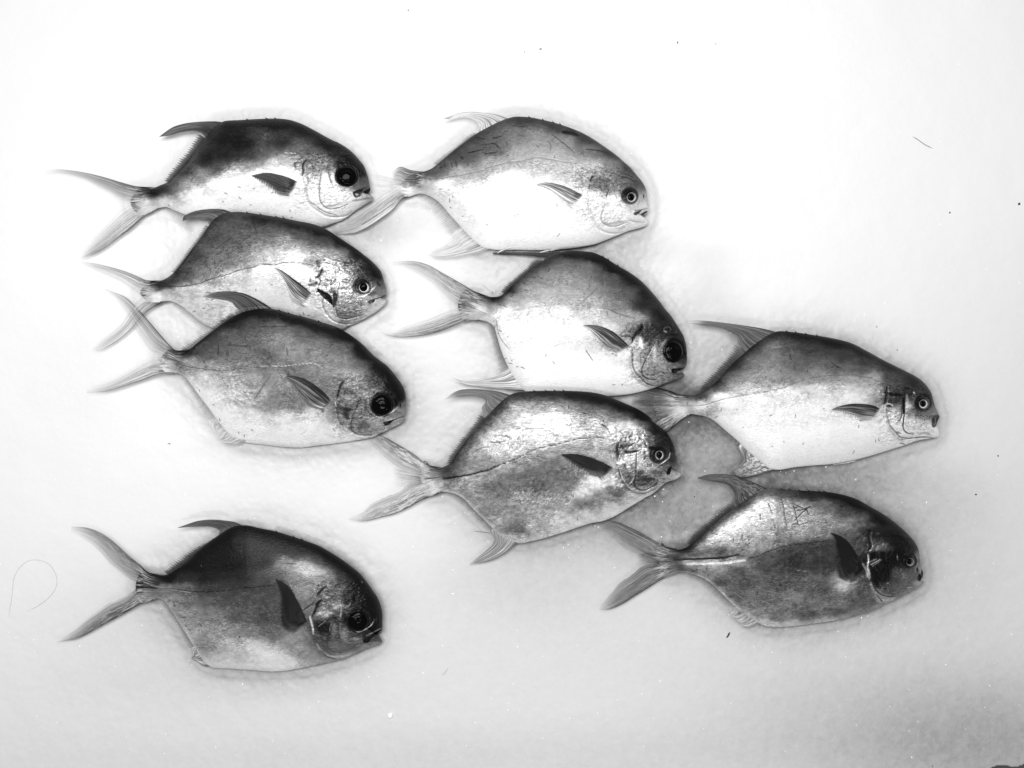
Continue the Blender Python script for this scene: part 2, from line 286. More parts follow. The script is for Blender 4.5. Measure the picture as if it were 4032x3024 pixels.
FISH.append(dict(key='D', o=(300,1120), h=(1260,1440), tilt=.11, lift=.016, mott=.3, met=.25,
 up=[(560,415),(590,402),(625,410),(700,405),(750,365),(820,310),(900,250),(980,195),(1060,165),(1150,150),(1240,155),(1330,180),(1430,205),(1530,235),(1620,265),(1700,310),(1780,370),(1850,440),(1900,480)],
 hd=[(1290,0),(1430,160),(1540,310),(1610,430),(1645,560),(1650,700),(1640,850),(1622,950),(1600,968),(1625,990),(1610,1060),(1500,1140),(1350,1210),(1200,1290),(1100,1340)],
 lo=[(1850,952),(1760,967),(1650,985),(1500,1003),(1400,1015),(1280,1010),(1180,998),(1060,985),(980,960),(930,915),(880,850),(830,780),(770,700),(720,630),(680,580),(640,555),(600,545),(560,540)],
 ct=[(1150,170,.2),(1350,210,.2),(1500,250,.15),(1650,310,.2),(1800,420,.1),(1900,530,.08),(1980,620,.05),(2030,700,.1),(1000,230,.3),(1100,230,.35),(850,330,.35),(950,330,.42),(1100,330,.42),(1250,270,.42),(1400,300,.4),(1300,330,.52),(1200,350,.5),(1500,380,.45),(1650,400,.4),(750,410,.35),(660,430,.15),(600,430,.2),(850,430,.42),(1000,450,.48),(1200,440,.4),(1350,430,.5),(1500,450,.48),(1650,480,.45),(1780,520,.35),(1870,600,.25),(700,480,.75),(560,470,.8),(520,500,.85),(850,510,.65),(1000,510,.6),(1150,500,.5),(1350,530,.45),(1500,560,.45),(1650,560,.5),(1750,560,.5),(800,580,.82),(950,580,.72),(1100,600,.65),(1250,600,.55),(850,680,.87),(1000,680,.78),(1150,680,.7),(1250,700,.5),(1350,750,.5),(1200,760,.6),(950,800,.85),(1100,820,.82),(1300,830,.82),(1500,800,.8),(1450,880,.85),(1300,950,.85),(1100,950,.9),(1000,940,.9),(1600,900,.82),(1500,970,.85),(1700,950,.8),(1650,650,.45),(1700,620,.5),(1700,720,.5),(1680,780,.3),(1750,800,.5),(1650,820,.6),(1720,880,.5),(1800,880,.5),(1820,680,.55),(1850,840,.6),(1880,880,.65),(1950,870,.6),(2000,780,.5),(2020,740,.4)],
 tail=[([(700,405),(630,412),(590,385),(540,330),(480,260),(420,190),(350,115),(300,75),(240,50),(150,15)],[(540,440),(470,420),(440,390),(400,330),(350,260),(310,180),(270,120),(230,70),(150,17)],dict(v=(.65,.72),e=.3,a=(.9,.3))),
       ([(600,545),(520,560),(430,590),(340,620),(250,650),(180,668),(65,675)],[(540,460),(470,450),(420,470),(360,510),(280,560),(200,600),(120,625),(60,640)],dict(v=(.75,.72),e=.45,a=(.9,.3),fl=.3))],
 dorsal=dict(front=[(1240,158),(1180,125),(1110,85),(1040,55),(960,43),(880,45),(820,60),(782,75)],rear=[(990,180),(1005,160),(990,140),(960,110),(910,96),(850,87),(783,78)],ridge=[(990,180),(960,200),(900,240),(840,290),(780,330),(740,360),(670,397)],v=.42,rv=.5,ra=.6,ev=.12),
 anal=dict(front=[(1060,985),(1000,1000),(940,995),(890,965)],rear=[(820,850),(850,900),(870,940),(888,962)],ridge=[(820,850),(780,780),(740,700),(700,630),(660,575)],v=.92,rv=.85,ra=.5,ev=.85),
 pect=([(1592,728),(1540,670),(1470,615),(1400,580),(1340,568),(1300,575)],[(1540,790),(1480,785),(1430,760),(1370,690),(1330,620),(1302,578)],dict(v=(.35,.35),e=.1,a=(.97,.6))),
 pbase=[(1570,730),(1530,760),(1535,790)],
 eye=dict(c=(1190,760),r=(185,192),big=1), patch=[(1400,720,110,90,.04,.95),(1560,560,80,140,.06,.8)],
 nostril=[(1545,760,16,40)],
 st=[([(470,290),(400,370),(370,470),(320,640)],13,.0012,.08,.9),([(300,680),(330,900),(370,1080),(440,1180)],8,.0008,.3,.7),([(290,690),(310,780)],12,-.0003,.97,.8),([(460,1180),(560,1290),(700,1360),(850,1378),(1000,1360),(1080,1320)],12,-.0006,.95,.85),([(600,1240),(700,1310),(850,1335),(1000,1330)],8,.0006,.25,.6),([(830,590),(740,690),(690,830),(640,950),(600,1090),(605,1230),(700,1290)],10,.0008,.2,.6),([(700,720),(670,850),(625,1000)],8,-.0003,.65,.5),
     ([(560,840),(480,880),(540,1010)],52,.0,.22,.7),([(540,540),(470,500),(560,500),(700,560)],30,.0,.25,.5),([(430,560),(520,650),(430,740)],38,.0,.7,.4),([(1620,965),(1500,1010),(1400,1055),(1300,1080)],11,.0011,.05,.9),([(1600,960),(1450,1020),(1330,1050),(1210,1090)],8,-.0004,.9,.6),
     ([(1490,800),(1400,880),(1300,930),(1180,980),(1050,990)],10,-.0005,.95,.85),([(880,660),(870,780),(920,880),(1000,950),(1100,1000)],16,.0006,.3,.5),([(900,1060),(1000,1160),(1100,1200)],50,.0,.75,.5),([(930,1150),(800,1130),(750,1200)],70,.0,.42,.6),([(1080,490),(1060,540),(950,600),(840,620)],10,-.0003,.75,.6),([(450,120),(600,180),(760,260),(850,380)],60,.0,.6,.35)],
 lat=([(560,480),(620,490),(720,515),(830,532),(930,535),(1050,523),(1150,512)],.3,.6), lat2=([(1150,508),(1280,508),(1370,498),(1470,490),(1500,500),(1530,520)],.85,.8),
 scr=[([(1212,558),(1170,620),(1110,715)],10,.5),([(885,375),(880,440)],7,.25),([(940,410),(935,440)],6,.25),([(790,470),(798,490)],6,.25),([(940,378),(1000,382),(1080,385)],6,.25),([(1110,400),(1112,410)],5,.2),([(1200,420),(1215,470)],10,.33),([(1310,400),(1315,440)],8,.3),([(1320,540),(1318,570)],8,.3),([(1130,262),(1230,260),(1310,262)],4,.2),([(1025,240),(1005,280)],5,.2),([(920,258),(990,260)],6,.2),([(1040,670),(1060,680)],6,.5)],
 spines=[(1275,165),(1330,178),(1405,200),(1520,232)]))
FISH.append(dict(key='E', o=(1450,950), h=(2400,1240), tilt=.05, lift=.014, mott=.2, met=.15,
 up=[(600,300),(640,318),(690,340),(730,346),(820,340),(870,295),(930,240),(1000,180),(1070,130),(1140,90),(1200,68),(1260,58),(1340,62),(1400,70),(1470,100),(1550,150),(1620,190),(1690,240),(1750,300),(1810,370),(1850,425)],
 hd=[(1170,0),(1290,180),(1420,400),(1470,570),(1490,750),(1490,900),(1455,1010),(1390,1045),(1330,1080),(1370,1087),(1440,1140),(1430,1180),(1380,1215),(1200,1270),(1050,1320)],
 lo=[(1800,905),(1700,935),(1600,955),(1480,964),(1390,960),(1276,957),(1126,953),(1010,947),(965,925),(930,880),(890,820),(850,740),(820,660),(800,590),(780,530),(740,500),(700,488),(640,492),(600,500)],
 ct=[(1250,75,.25),(1400,90,.15),(1550,170,.2),(1650,230,.25),(1750,330,.25),(1850,450,.2),(1920,550,.2),(1960,650,.25),(1100,140,.45),(950,250,.5),(870,310,.3),(780,360,.15),(1200,120,.5),(1350,150,.5),(1500,230,.42),(1150,220,.6),(1000,300,.65),(1300,250,.55),(1450,300,.5),(1600,330,.42),(1700,400,.3),(1100,330,.7),(1250,350,.65),(1400,380,.65),(1550,400,.5),(900,360,.7),(800,400,.6),(700,370,.4),(650,350,.45),(620,420,.65),(700,430,.85),(640,470,.7),(850,430,.92),(1000,430,.85),(1200,450,.88),(1400,460,.8),(1550,480,.7),(1650,480,.7),(750,480,.92),(900,550,.98),(1100,550,.97),(1300,550,.96),(1500,530,.9),(1000,700,1),(1200,700,.98),(1400,750,.97),(900,680,.95),(960,800,.97),(1100,850,.97),(1300,850,.97),(1500,850,.97),(1600,800,.97),(1600,700,.97),(1500,930,.9),(1650,910,.88),(1350,930,.95),(1700,570,.35),(1760,560,.3),(1680,640,.85),(1740,650,.6),(1660,760,.85),(1720,730,.65),(1800,650,.6),(1820,560,.3),(1800,750,.65),(1850,780,.65),(1760,820,.6),(1830,840,.6),(1900,770,.5),(1950,740,.3),(1920,850,.5),(1800,880,.65),(1940,840,.4),(820,600,.95)],
 tail=[([(730,346),(660,310),(600,275),(530,235),(450,190),(380,150),(310,128),(240,122),(145,130)],[(620,400),(560,400),(500,360),(450,310),(410,270),(350,230),(280,190),(200,155),(145,133)],dict(v=(.45,.75),e=.25,a=(.92,.25),fl=.6)),
       ([(700,488),(620,490),(560,515),(480,550),(400,575),(300,592),(200,598),(130,590),(75,565)],[(620,410),(560,410),(470,440),(400,470),(320,500),(230,530),(150,565),(75,562)],dict(v=(.45,.72),e=.25,a=(.92,.35),fl=.6))],
 dorsal=dict(front=[(1260,62),(1180,68),(1100,72),(1000,69),(900,68),(775,70)],rear=[(1095,112),(1100,100),(1050,96),(950,88),(850,86),(775,80)],ridge=[(1095,112),(1050,122),(990,180),(930,230),(870,280),(845,312)],v=.12,rv=.45,ra=.7),
 anal=dict(front=[(985,935),(900,922),(800,915),(700,905),(600,890),(510,840)],rear=[(830,820),(800,832),(730,850),(650,860),(580,862),(511,842)],ridge=[(830,820),(810,740),(790,650),(768,580),(755,530)],v=.85,rv=.65,ra=.7,ev=.8),
 pect=([(1632,662),(1580,610),(1520,560),(1450,530),(1390,520),(1335,522)],[(1540,715),(1520,690),(1470,680),(1420,630),(1380,570),(1337,525)],dict(v=(.3,.55),e=.1,a=(.97,.5))),
 pbase=[(1600,650),(1550,665),(1530,700),(1555,710)],
 eye=dict(c=(1225,700),r=(165,185),big=1,crescent=1), patch=[(1330,640,140,130,.06,.9),(1230,520,120,70,.08,.8),(1440,770,60,80,.12,.7)],
 nostril=[(1440,765,18,40)],
 st=[([(625,180),(615,260),(545,330),(470,420),(435,520)],20,.0016,.05,.95),([(430,620),(442,800),(442,950),(490,1090),(590,1200),(700,1310),(830,1360),(930,1365)],9,.001,.2,.8),([(390,900),(410,1050),(500,1210),(620,1330),(760,1380)],22,.0004,.75,.6),([(880,520),(830,620),(760,740),(680,900),(630,1000),(620,1100),(660,1180),(760,1240),(900,1240)],9,.0009,.12,.85),([(840,600),(770,750),(700,870)],9,-.0004,.95,.7),([(700,490),(800,450),(780,560)],70,.0,.25,.7),([(590,450),(600,560),(630,640)],42,.0,.97,.8),([(870,640),(860,800),(880,900)],34,.0,.9,.6),([(950,480),(935,600)],18,.0,.25,.6),([(600,780),(600,950)],8,.0006,.3,.6),
     ([(1440,1020),(1340,1070),(1260,1120)],9,.0005,.1,.8),([(1220,1140),(1320,1140),(1420,1130)],12,.0004,.35,.6),([(520,1090),(640,960)],8,-.0003,.95,.6),([(210,400),(430,435)],7,.0008,.1,.8),([(190,400),(340,290)],8,.0006,.4,.6),([(400,290),(470,270)],8,.0004,.2,.6),([(1040,310),(1060,250),(1130,230),(1180,280),(1150,320)],8,-.0002,.6,.6),([(1050,310),(1100,330)],18,-.0002,.75,.7),([(1260,320),(1290,325)],12,-.0002,.5,.6),([(170,650),(230,610),(290,600)],20,.0006,.3,.6),([(110,770),(150,785)],16,.0004,.2,.7),
     ([(690,960),(780,1000),(830,1050)],30,.0003,.85,.3),([(1090,470),(1040,540),(1000,620)],14,-.0003,.75,.5)],
 lat=([(900,430),(1050,405),(1250,395),(1400,405),(1500,430),(1620,475)],.5,.5),
 scr=[([(1455,230),(1463,280)],4,.3),([(1430,290),(1340,370)],4,.35),([(1375,260),(1378,290)],4,.35),([(1500,425),(1570,455),(1660,480)],6,.4),([(1240,150),(1270,158)],4,.3),([(1320,150),(1318,170)],4,.35),([(1060,250),(1085,262)],4,.4),([(1235,250),(1240,275)],4,.4),([(1130,350),(1150,352)],4,.4)],
 spines=[(1500,118),(1560,158),(1470,100)]))
FISH.append(dict(key='F', o=(2400,1220), h=(3400,1480), tilt=.05, lift=.012, mott=.25, met=.2,
 up=[(300,490),(360,500),(430,525),(490,540),(560,520),(610,490),(680,430),(750,350),(820,285),(890,225),(960,175),(1010,145),(1060,132),(1160,140),(1260,155),(1380,175),(1500,205),(1600,255),(1700,310),(1790,355),(1860,390)],
 hd=[(990,0),(1130,100),(1240,220),(1310,340),(1340,460),(1370,570),(1410,660),(1445,740),(1462,790),(1425,870),(1400,945),(1420,985),(1450,1060),(1450,1140),(1400,1180),(1250,1210),(1100,1230),(950,1275)],
 lo=[(1845,840),(1780,860),(1700,885),(1600,915),(1480,945),(1380,960),(1250,970),(1150,980),(1060,995),(990,985),(930,935),(860,880),(790,810),(720,750),(650,690),(600,665),(540,652),(490,650),(440,675),(380,720),(320,700)],
 ct=[(1050,150,.4),(1200,160,.3),(1400,200,.25),(1600,270,.25),(1750,350,.25),(1900,440,.25),(1980,520,.3),(900,240,.4),(1000,220,.5),(1100,220,.4),(1250,250,.33),(1450,280,.33),(1600,330,.35),(780,350,.3),(900,330,.45),(1050,320,.45),(1200,340,.42),(1400,360,.45),(1550,370,.45),(1750,420,.35),(650,460,.25),(800,420,.45),(950,420,.55),(1100,420,.55),(1300,420,.6),(1500,430,.65),(1650,430,.7),(700,490,.4),(850,490,.7),(560,540,.3),(480,560,.4),(400,530,.3),(340,570,.95),(400,620,.97),(500,590,.75),(560,600,.95),(700,530,.9),(750,570,1),(900,550,.95),(1100,520,.9),(1300,500,.85),(1500,500,.85),(1650,500,.8),(1750,470,.4),(900,650,1),(1100,650,1),(1300,600,1),(1500,550,.97),(1100,850,1),(1300,750,1),(1500,750,1),(1680,750,1),(1100,950,1),(620,640,.7),(700,690,.9),(850,820,.93),(950,900,.95),(1250,950,.8),(1400,920,.88),(1600,850,.97),(1600,900,.85),(1750,830,.9),(1780,560,.3),(1850,520,.3),(1870,600,.95),(1850,680,.95),(1790,650,.7),(1900,700,.9),(1950,650,.55),(1900,620,.4),(2000,560,.35),(2010,620,.5),(1850,760,.85),(1980,740,.8),(2030,770,.85),(1850,820,.85),(1760,720,.95),(1750,650,.95),(350,690,.35),(300,560,.4),(300,640,.6)],
 tail=[([(490,540),(430,525),(380,505),(300,485),(200,460),(100,445),(-60,430)],[(400,600),(330,590),(260,590),(200,560),(120,530),(40,490),(-60,440)],dict(v=(.4,.2),e=.1,a=(.97,.7))),
       ([(460,665),(420,710),(370,752),(300,805),(200,870),(120,920)],[(400,600),(330,620),(280,640),(220,700),(160,780),(110,900)],dict(v=(.7,.3),e=.15,a=(.97,.7),fl=.6)),
       ([(420,560),(330,560),(230,560),(140,555)],[(420,640),(340,640),(250,650),(150,660)],dict(v=(.6,.4),e=.4,a=(.9,.5),fl=.3))],
 dorsal=dict(front=[(1060,132),(990,125),(920,110),(840,98),(750,85),(650,73),(560,65),(497,66)],rear=[(805,215),(790,170),(750,140),(700,117),(640,106),(560,98),(500,90)],ridge=[(805,215),(795,245),(765,290),(715,345),(665,400),(615,450),(588,490)],v=.4,rv=.55,ra=.75,ev=.15,split=1),
 anal=dict(front=[(1060,995),(980,1008),(900,1030),(820,1040),(745,1012)],rear=[(800,850),(822,900),(830,920),(800,960),(746,1008)],ridge=[(800,850),(740,785),(680,745),(620,695),(590,672)],v=.6,rv=.75,ra=.7,ev=.5,fl=.8),
 pect=([(1692,622),(1650,598),(1580,585),(1500,585),(1430,600),(1380,620)],[(1640,690),(1560,690),(1500,670),(1440,640),(1382,622)],dict(v=(.3,.45),e=.04,a=(.97,.6))),
 pbase=[(1660,610),(1630,640),(1630,680)],
 pelvic=([(1535,936),(1460,950),(1390,962)],[(1520,945),(1460,958),(1392,966)],.98),
 eye=dict(c=(1148,535),r=(108,112),p=(1145,537,58),so=(1140,525,158),iv=.8,sv=.12),patch=[(1180,370,130,40,.12,.7)],
 nostril=[(1343,530,9,30)],
 st=[([(450,220),(440,330),(430,430),(400,540)],20,.0014,.06,.95),([(400,320),(440,330)],14,.0006,.1,.9),([(430,620),(470,780),(510,950),(600,1060),(700,1170),(850,1200),(1000,1190),(1180,1175),(1350,1195)],10,.001,.35,.8),([(430,700),(460,900),(530,1060),(640,1180),(760,1260)],30,.0,.82,.8),([(790,340),(792,500),(790,700),(770,850),(760,980),(800,1070),(880,1110),(960,1120)],10,.0009,.12,.85),([(765,430),(765,620),(770,720)],24,.0006,.12,.85),([(480,340),(620,360),(740,370)],34,.0,.18,.85),([(520,460),(620,480),(700,450)],46,.0,.3,.8),([(620,560),(640,620)],36,.0,.6,.7),([(450,590),(500,580),(540,600)],20,.0008,.15,.85),([(440,540),(520,540),(570,590)],9,-.0004,.98,.8),([(450,680),(560,690)],8,.0004,.3,.6),([(730,580),(740,720),(700,860),(660,860)],12,.0005,.3,.7),([(830,360),(850,480),(860,560)],22,-.0002,.85,.5),([(900,400),(950,520),(1000,620),(1100,680)],40,.0,.32,.5),
     ([(1445,745),(1340,765),(1270,790),(1260,860)],9,.0006,.3,.7),([(1310,810),(1330,880)],26,.0006,.5,.7),([(700,1290),(800,1320)],9,.0008,.2,.7),([(720,1220),(810,1230)],7,.0006,.25,.6),([(1080,1110),(1180,1100),(1300,1150)],24,.0003,.7,.5),([(800,240),(880,240)],16,.0002,.15,.7),([(960,310),(985,340)],12,-.0003,.95,.8),([(640,1080),(720,1110)],20,.0004,.5,.6),([(970,125),(990,130)],12,.0,.1,.7)],
 lat=([(520,600),(600,590),(700,560),(820,535),(950,515),(1080,485),(1200,440),(1350,412),(1500,405),(1600,420),(1690,450)],.45,.7),
 scr=[([(1120,275),(1130,310)],4,.1),([(1130,225),(1150,250)],4,.15),([(1150,340),(1158,380)],4,.2),([(1375,320),(1400,345),(1450,365)],4,.15),([(1065,370),(1068,385)],5,.15),([(1230,370),(1232,385)],4,.15),([(970,410),(975,425)],4,.2),([(1010,235),(1070,230)],8,.6),([(1320,610),(1345,620)],3,.5)],
 spines=[(1110,136),(1170,142),(1235,152),(1300,163)]))
FISH.append(dict(key='G', o=(1340,1500), h=(2360,1660), tilt=.08, lift=.017, mott=.4, met=.45,
 up=[(520,500),(560,530),(600,548),(680,515),(720,455),(770,390),(830,310),(890,240),(950,180),(1010,120),(1070,80),(1150,65),(1300,60),(1450,62),(1560,70),(1650,90),(1750,130),(1850,175),(1920,220)],
 hd=[(1030,0),(1180,110),(1300,220),(1380,350),(1440,490),(1465,620),(1495,700),(1490,770),(1430,840),(1400,900),(1385,935),(1420,950),(1540,990),(1562,1020),(1520,1080),(1440,1120),(1330,1150),(1230,1210),(1120,1310),(1000,1400),(900,1450)],
 lo=[(1880,737),(1800,785),(1720,835),(1640,870),(1560,885),(1480,910),(1380,945),(1280,975),(1200,995),(1110,1010),(1040,985),(980,955),(930,900),(880,850),(820,790),(770,735),(720,705),(660,690),(600,690),(540,715)],
 ct=[(1150,85,.45),(1300,80,.4),(1450,90,.25),(1600,110,.2),(1750,160,.2),(1880,220,.15),(1980,300,.2),(2040,400,.25),(1000,170,.45),(1100,150,.6),(1250,150,.55),(1400,150,.5),(1550,180,.4),(1700,220,.5),(900,270,.5),(1050,250,.6),(1200,250,.75),(1350,230,.82),(1500,250,.6),(1600,280,.65),(1700,300,.85),(800,390,.5),(950,370,.78),(1100,330,.85),(1250,330,.9),(1400,320,.85),(1550,330,.75),(720,480,.4),(850,470,.6),(1000,430,.85),(1100,440,.9),(1250,390,.87),(1450,350,.75),(1650,400,.8),(1800,280,.9),(1850,330,.9),(650,560,.4),(560,560,.3),(520,600,.85),(700,590,.4),(560,670,.75),(700,640,.8),(800,600,.8),(900,580,.7),(1000,540,.75),(1100,520,.65),(1200,480,.6),(1350,430,.65),(1500,410,.65),(1600,450,.75),(800,660,.75),(950,650,.55),(1050,600,.5),(1200,570,.5),(1300,530,.5),(1400,600,.5),(1250,650,.45),(1400,660,.5),(900,730,.7),(1000,700,.55),(1100,730,.7),(1250,750,.65),(1350,720,.6),(1500,700,.93),(1600,630,1),(1700,630,1),(950,800,.65),(1100,800,.6),(1250,820,.7),(1400,790,.7),(1500,770,.55),(1600,730,.6),(1700,690,.55),(1750,730,.65),(1550,840,.85),(1700,790,.9),(1800,740,.9),(1000,880,.7),(1100,910,.4),(1200,900,.75),(1350,880,.85),(1100,970,.7),(1250,960,.75),(1450,880,.85),(1750,420,.5),(1780,500,.95),(1850,430,.9),(1900,560,.95),(1800,570,.7),(1810,620,.5),(1750,600,.7),(1860,600,.5),(1900,620,.5),(1880,680,.9),(1930,520,.8),(2000,530,.6),(2050,480,.3),(2060,440,.35),(2000,600,.75),(2080,590,.8),(1900,700,.85),(1860,500,.95)],
 tail=[([(600,548),(540,520),(480,470),(420,430),(350,390),(280,350),(210,325),(140,310)],[(500,600),(440,570),(380,550),(320,510),(260,460),(200,400),(140,320)],dict(v=(.55,.6),e=.15,a=(.95,.4),fl=.9)),
       ([(610,690),(560,720),(500,745),(420,790),(330,830),(250,850),(180,868),(125,875),(50,862)],[(500,620),(430,640),(360,690),(280,720),(200,760),(130,820),(50,850)],dict(v=(.6,.65),e=.25,a=(.95,.5),fl=.9)),
       ([(480,580),(400,560),(330,540)],[(480,650),(400,660),(330,650)],dict(v=(.75,.85),e=.8,a=(.7,.2)))],
 dorsal=dict(front=[(1070,68),(980,65),(900,55),(820,50),(750,55),(700,75),(650,115)],rear=[(885,205),(880,165),(905,125),(860,100),(800,96),(720,102),(651,117)],ridge=[(885,205),(868,250),(828,300),(788,345),(748,400),(705,462),(683,512)],v=.45,rv=.5,ra=.7,ev=.2),
 anal=dict(front=[(1110,1010),(1060,1045),(1010,1080),(950,1110),(880,1130),(800,1142)],rear=[(930,930),(960,970),(950,1010),(900,1060),(850,1100),(800,1138)],ridge=[(930,930),(885,895),(835,840),(785,790),(735,745),(700,715)],v=.65,rv=.72,ra=.6,ev=.55),
 pect=([(1707,548),(1650,515),(1580,485),(1500,460),(1430,453),(1370,458)],[(1630,630),(1600,600),(1530,590),(1470,560),(1420,510),(1372,460)],dict(v=(.15,.25),e=.04,a=(.97,.7))),
 pbase=[(1660,545),(1625,590),(1640,620),(1690,590)],
 eye=dict(c=(1150,640),r=(105,112),p=(1152,640,58),so=(1130,645,160),iv=.72,sv=.16),patch=[(1010,510,70,40,.14,.9),(1290,560,90,90,.35,.8)],
 nostril=[(1385,560,12,26)],
 st=[([(370,400),(345,520),(355,620),(350,740)],12,.0012,.06,.92),([(400,510),(520,470),(680,410)],32,.0004,.35,.75),([(500,585),(620,585),(750,555)],20,.0008,.05,.92),([(715,600),(705,800),(695,1000),(680,1150),(700,1260),(780,1310),(900,1310),(1050,1230),(1130,1170)],10,.0009,.15,.85),([(360,880),(420,1060),(500,1230),(620,1330),(780,1385),(930,1370),(1080,1290)],11,.0008,.35,.6),([(400,960),(460,1130),(560,1250),(650,1330)],14,-.0004,.97,.6),([(600,1340),(760,1400),(900,1400),(1030,1330)],22,.0002,.85,.7),([(560,1220),(640,1130),(690,980)],11,-.0005,.95,.8),([(480,850),(520,980),(600,1090)],50,.0,.5,.7),([(620,880),(640,950)],34,.0003,.5,.5),([(740,1000),(860,980)],36,.0004,.35,.6),([(740,1130),(850,1120),(1050,1110)],42,.0005,.38,.6),([(760,1210),(900,1210)],30,.0004,.4,.5),
     ([(1440,840),(1350,860),(1290,890)],9,.0004,.3,.6),([(1360,600),(1330,700),(1240,780),(1160,830)],11,-.0006,.97,.9),([(1000,870),(1100,900),(1180,940)],30,-.0002,.85,.4),([(1050,980),(1200,980)],50,.0,.55,.6),([(860,560),(880,640),(870,720)],26,.0004,.4,.6),([(880,420),(900,500)],22,.0003,.4,.6),([(640,260),(560,310)],20,.0004,.4,.5),([(40,60),(130,110),(180,180)],8,.0005,.25,.6),([(1180,300),(1280,360),(1380,420)],8,.0004,.1,.7),([(1370,430),(1360,540),(1390,590)],10,.0004,.12,.7),([(420,1420),(300,1400),(250,1370)],42,.0,.45,.5),([(120,1290),(220,1260)],50,.0,.48,.5)],
 lat=([(530,625),(700,604),(800,582),(900,555),(1000,520),(1100,480),(1200,430),(1300,405),(1400,380),(1500,358),(1640,352)],.2,.85),
 lat2=([(640,606),(760,592),(900,560),(980,530)],.12,.7,9),
 scr=[([(965,340),(1020,343),(1065,360)],4,.15),([(935,380),(985,382),(1040,370)],5,.15),([(1100,365),(1118,340)],4,.15),([(1070,300),(1180,297),(1290,297)],3,.4),([(930,410),(870,420),(820,450)],4,.3),([(970,370),(1000,395)],4,.2),([(1610,265),(1660,290),(1680,330)],4,.2)],
 marks=[(1350,470,1150,700,1500,620,.5)],
 spines=[(1290,60),(1345,60),(1400,61),(1215,62)]))
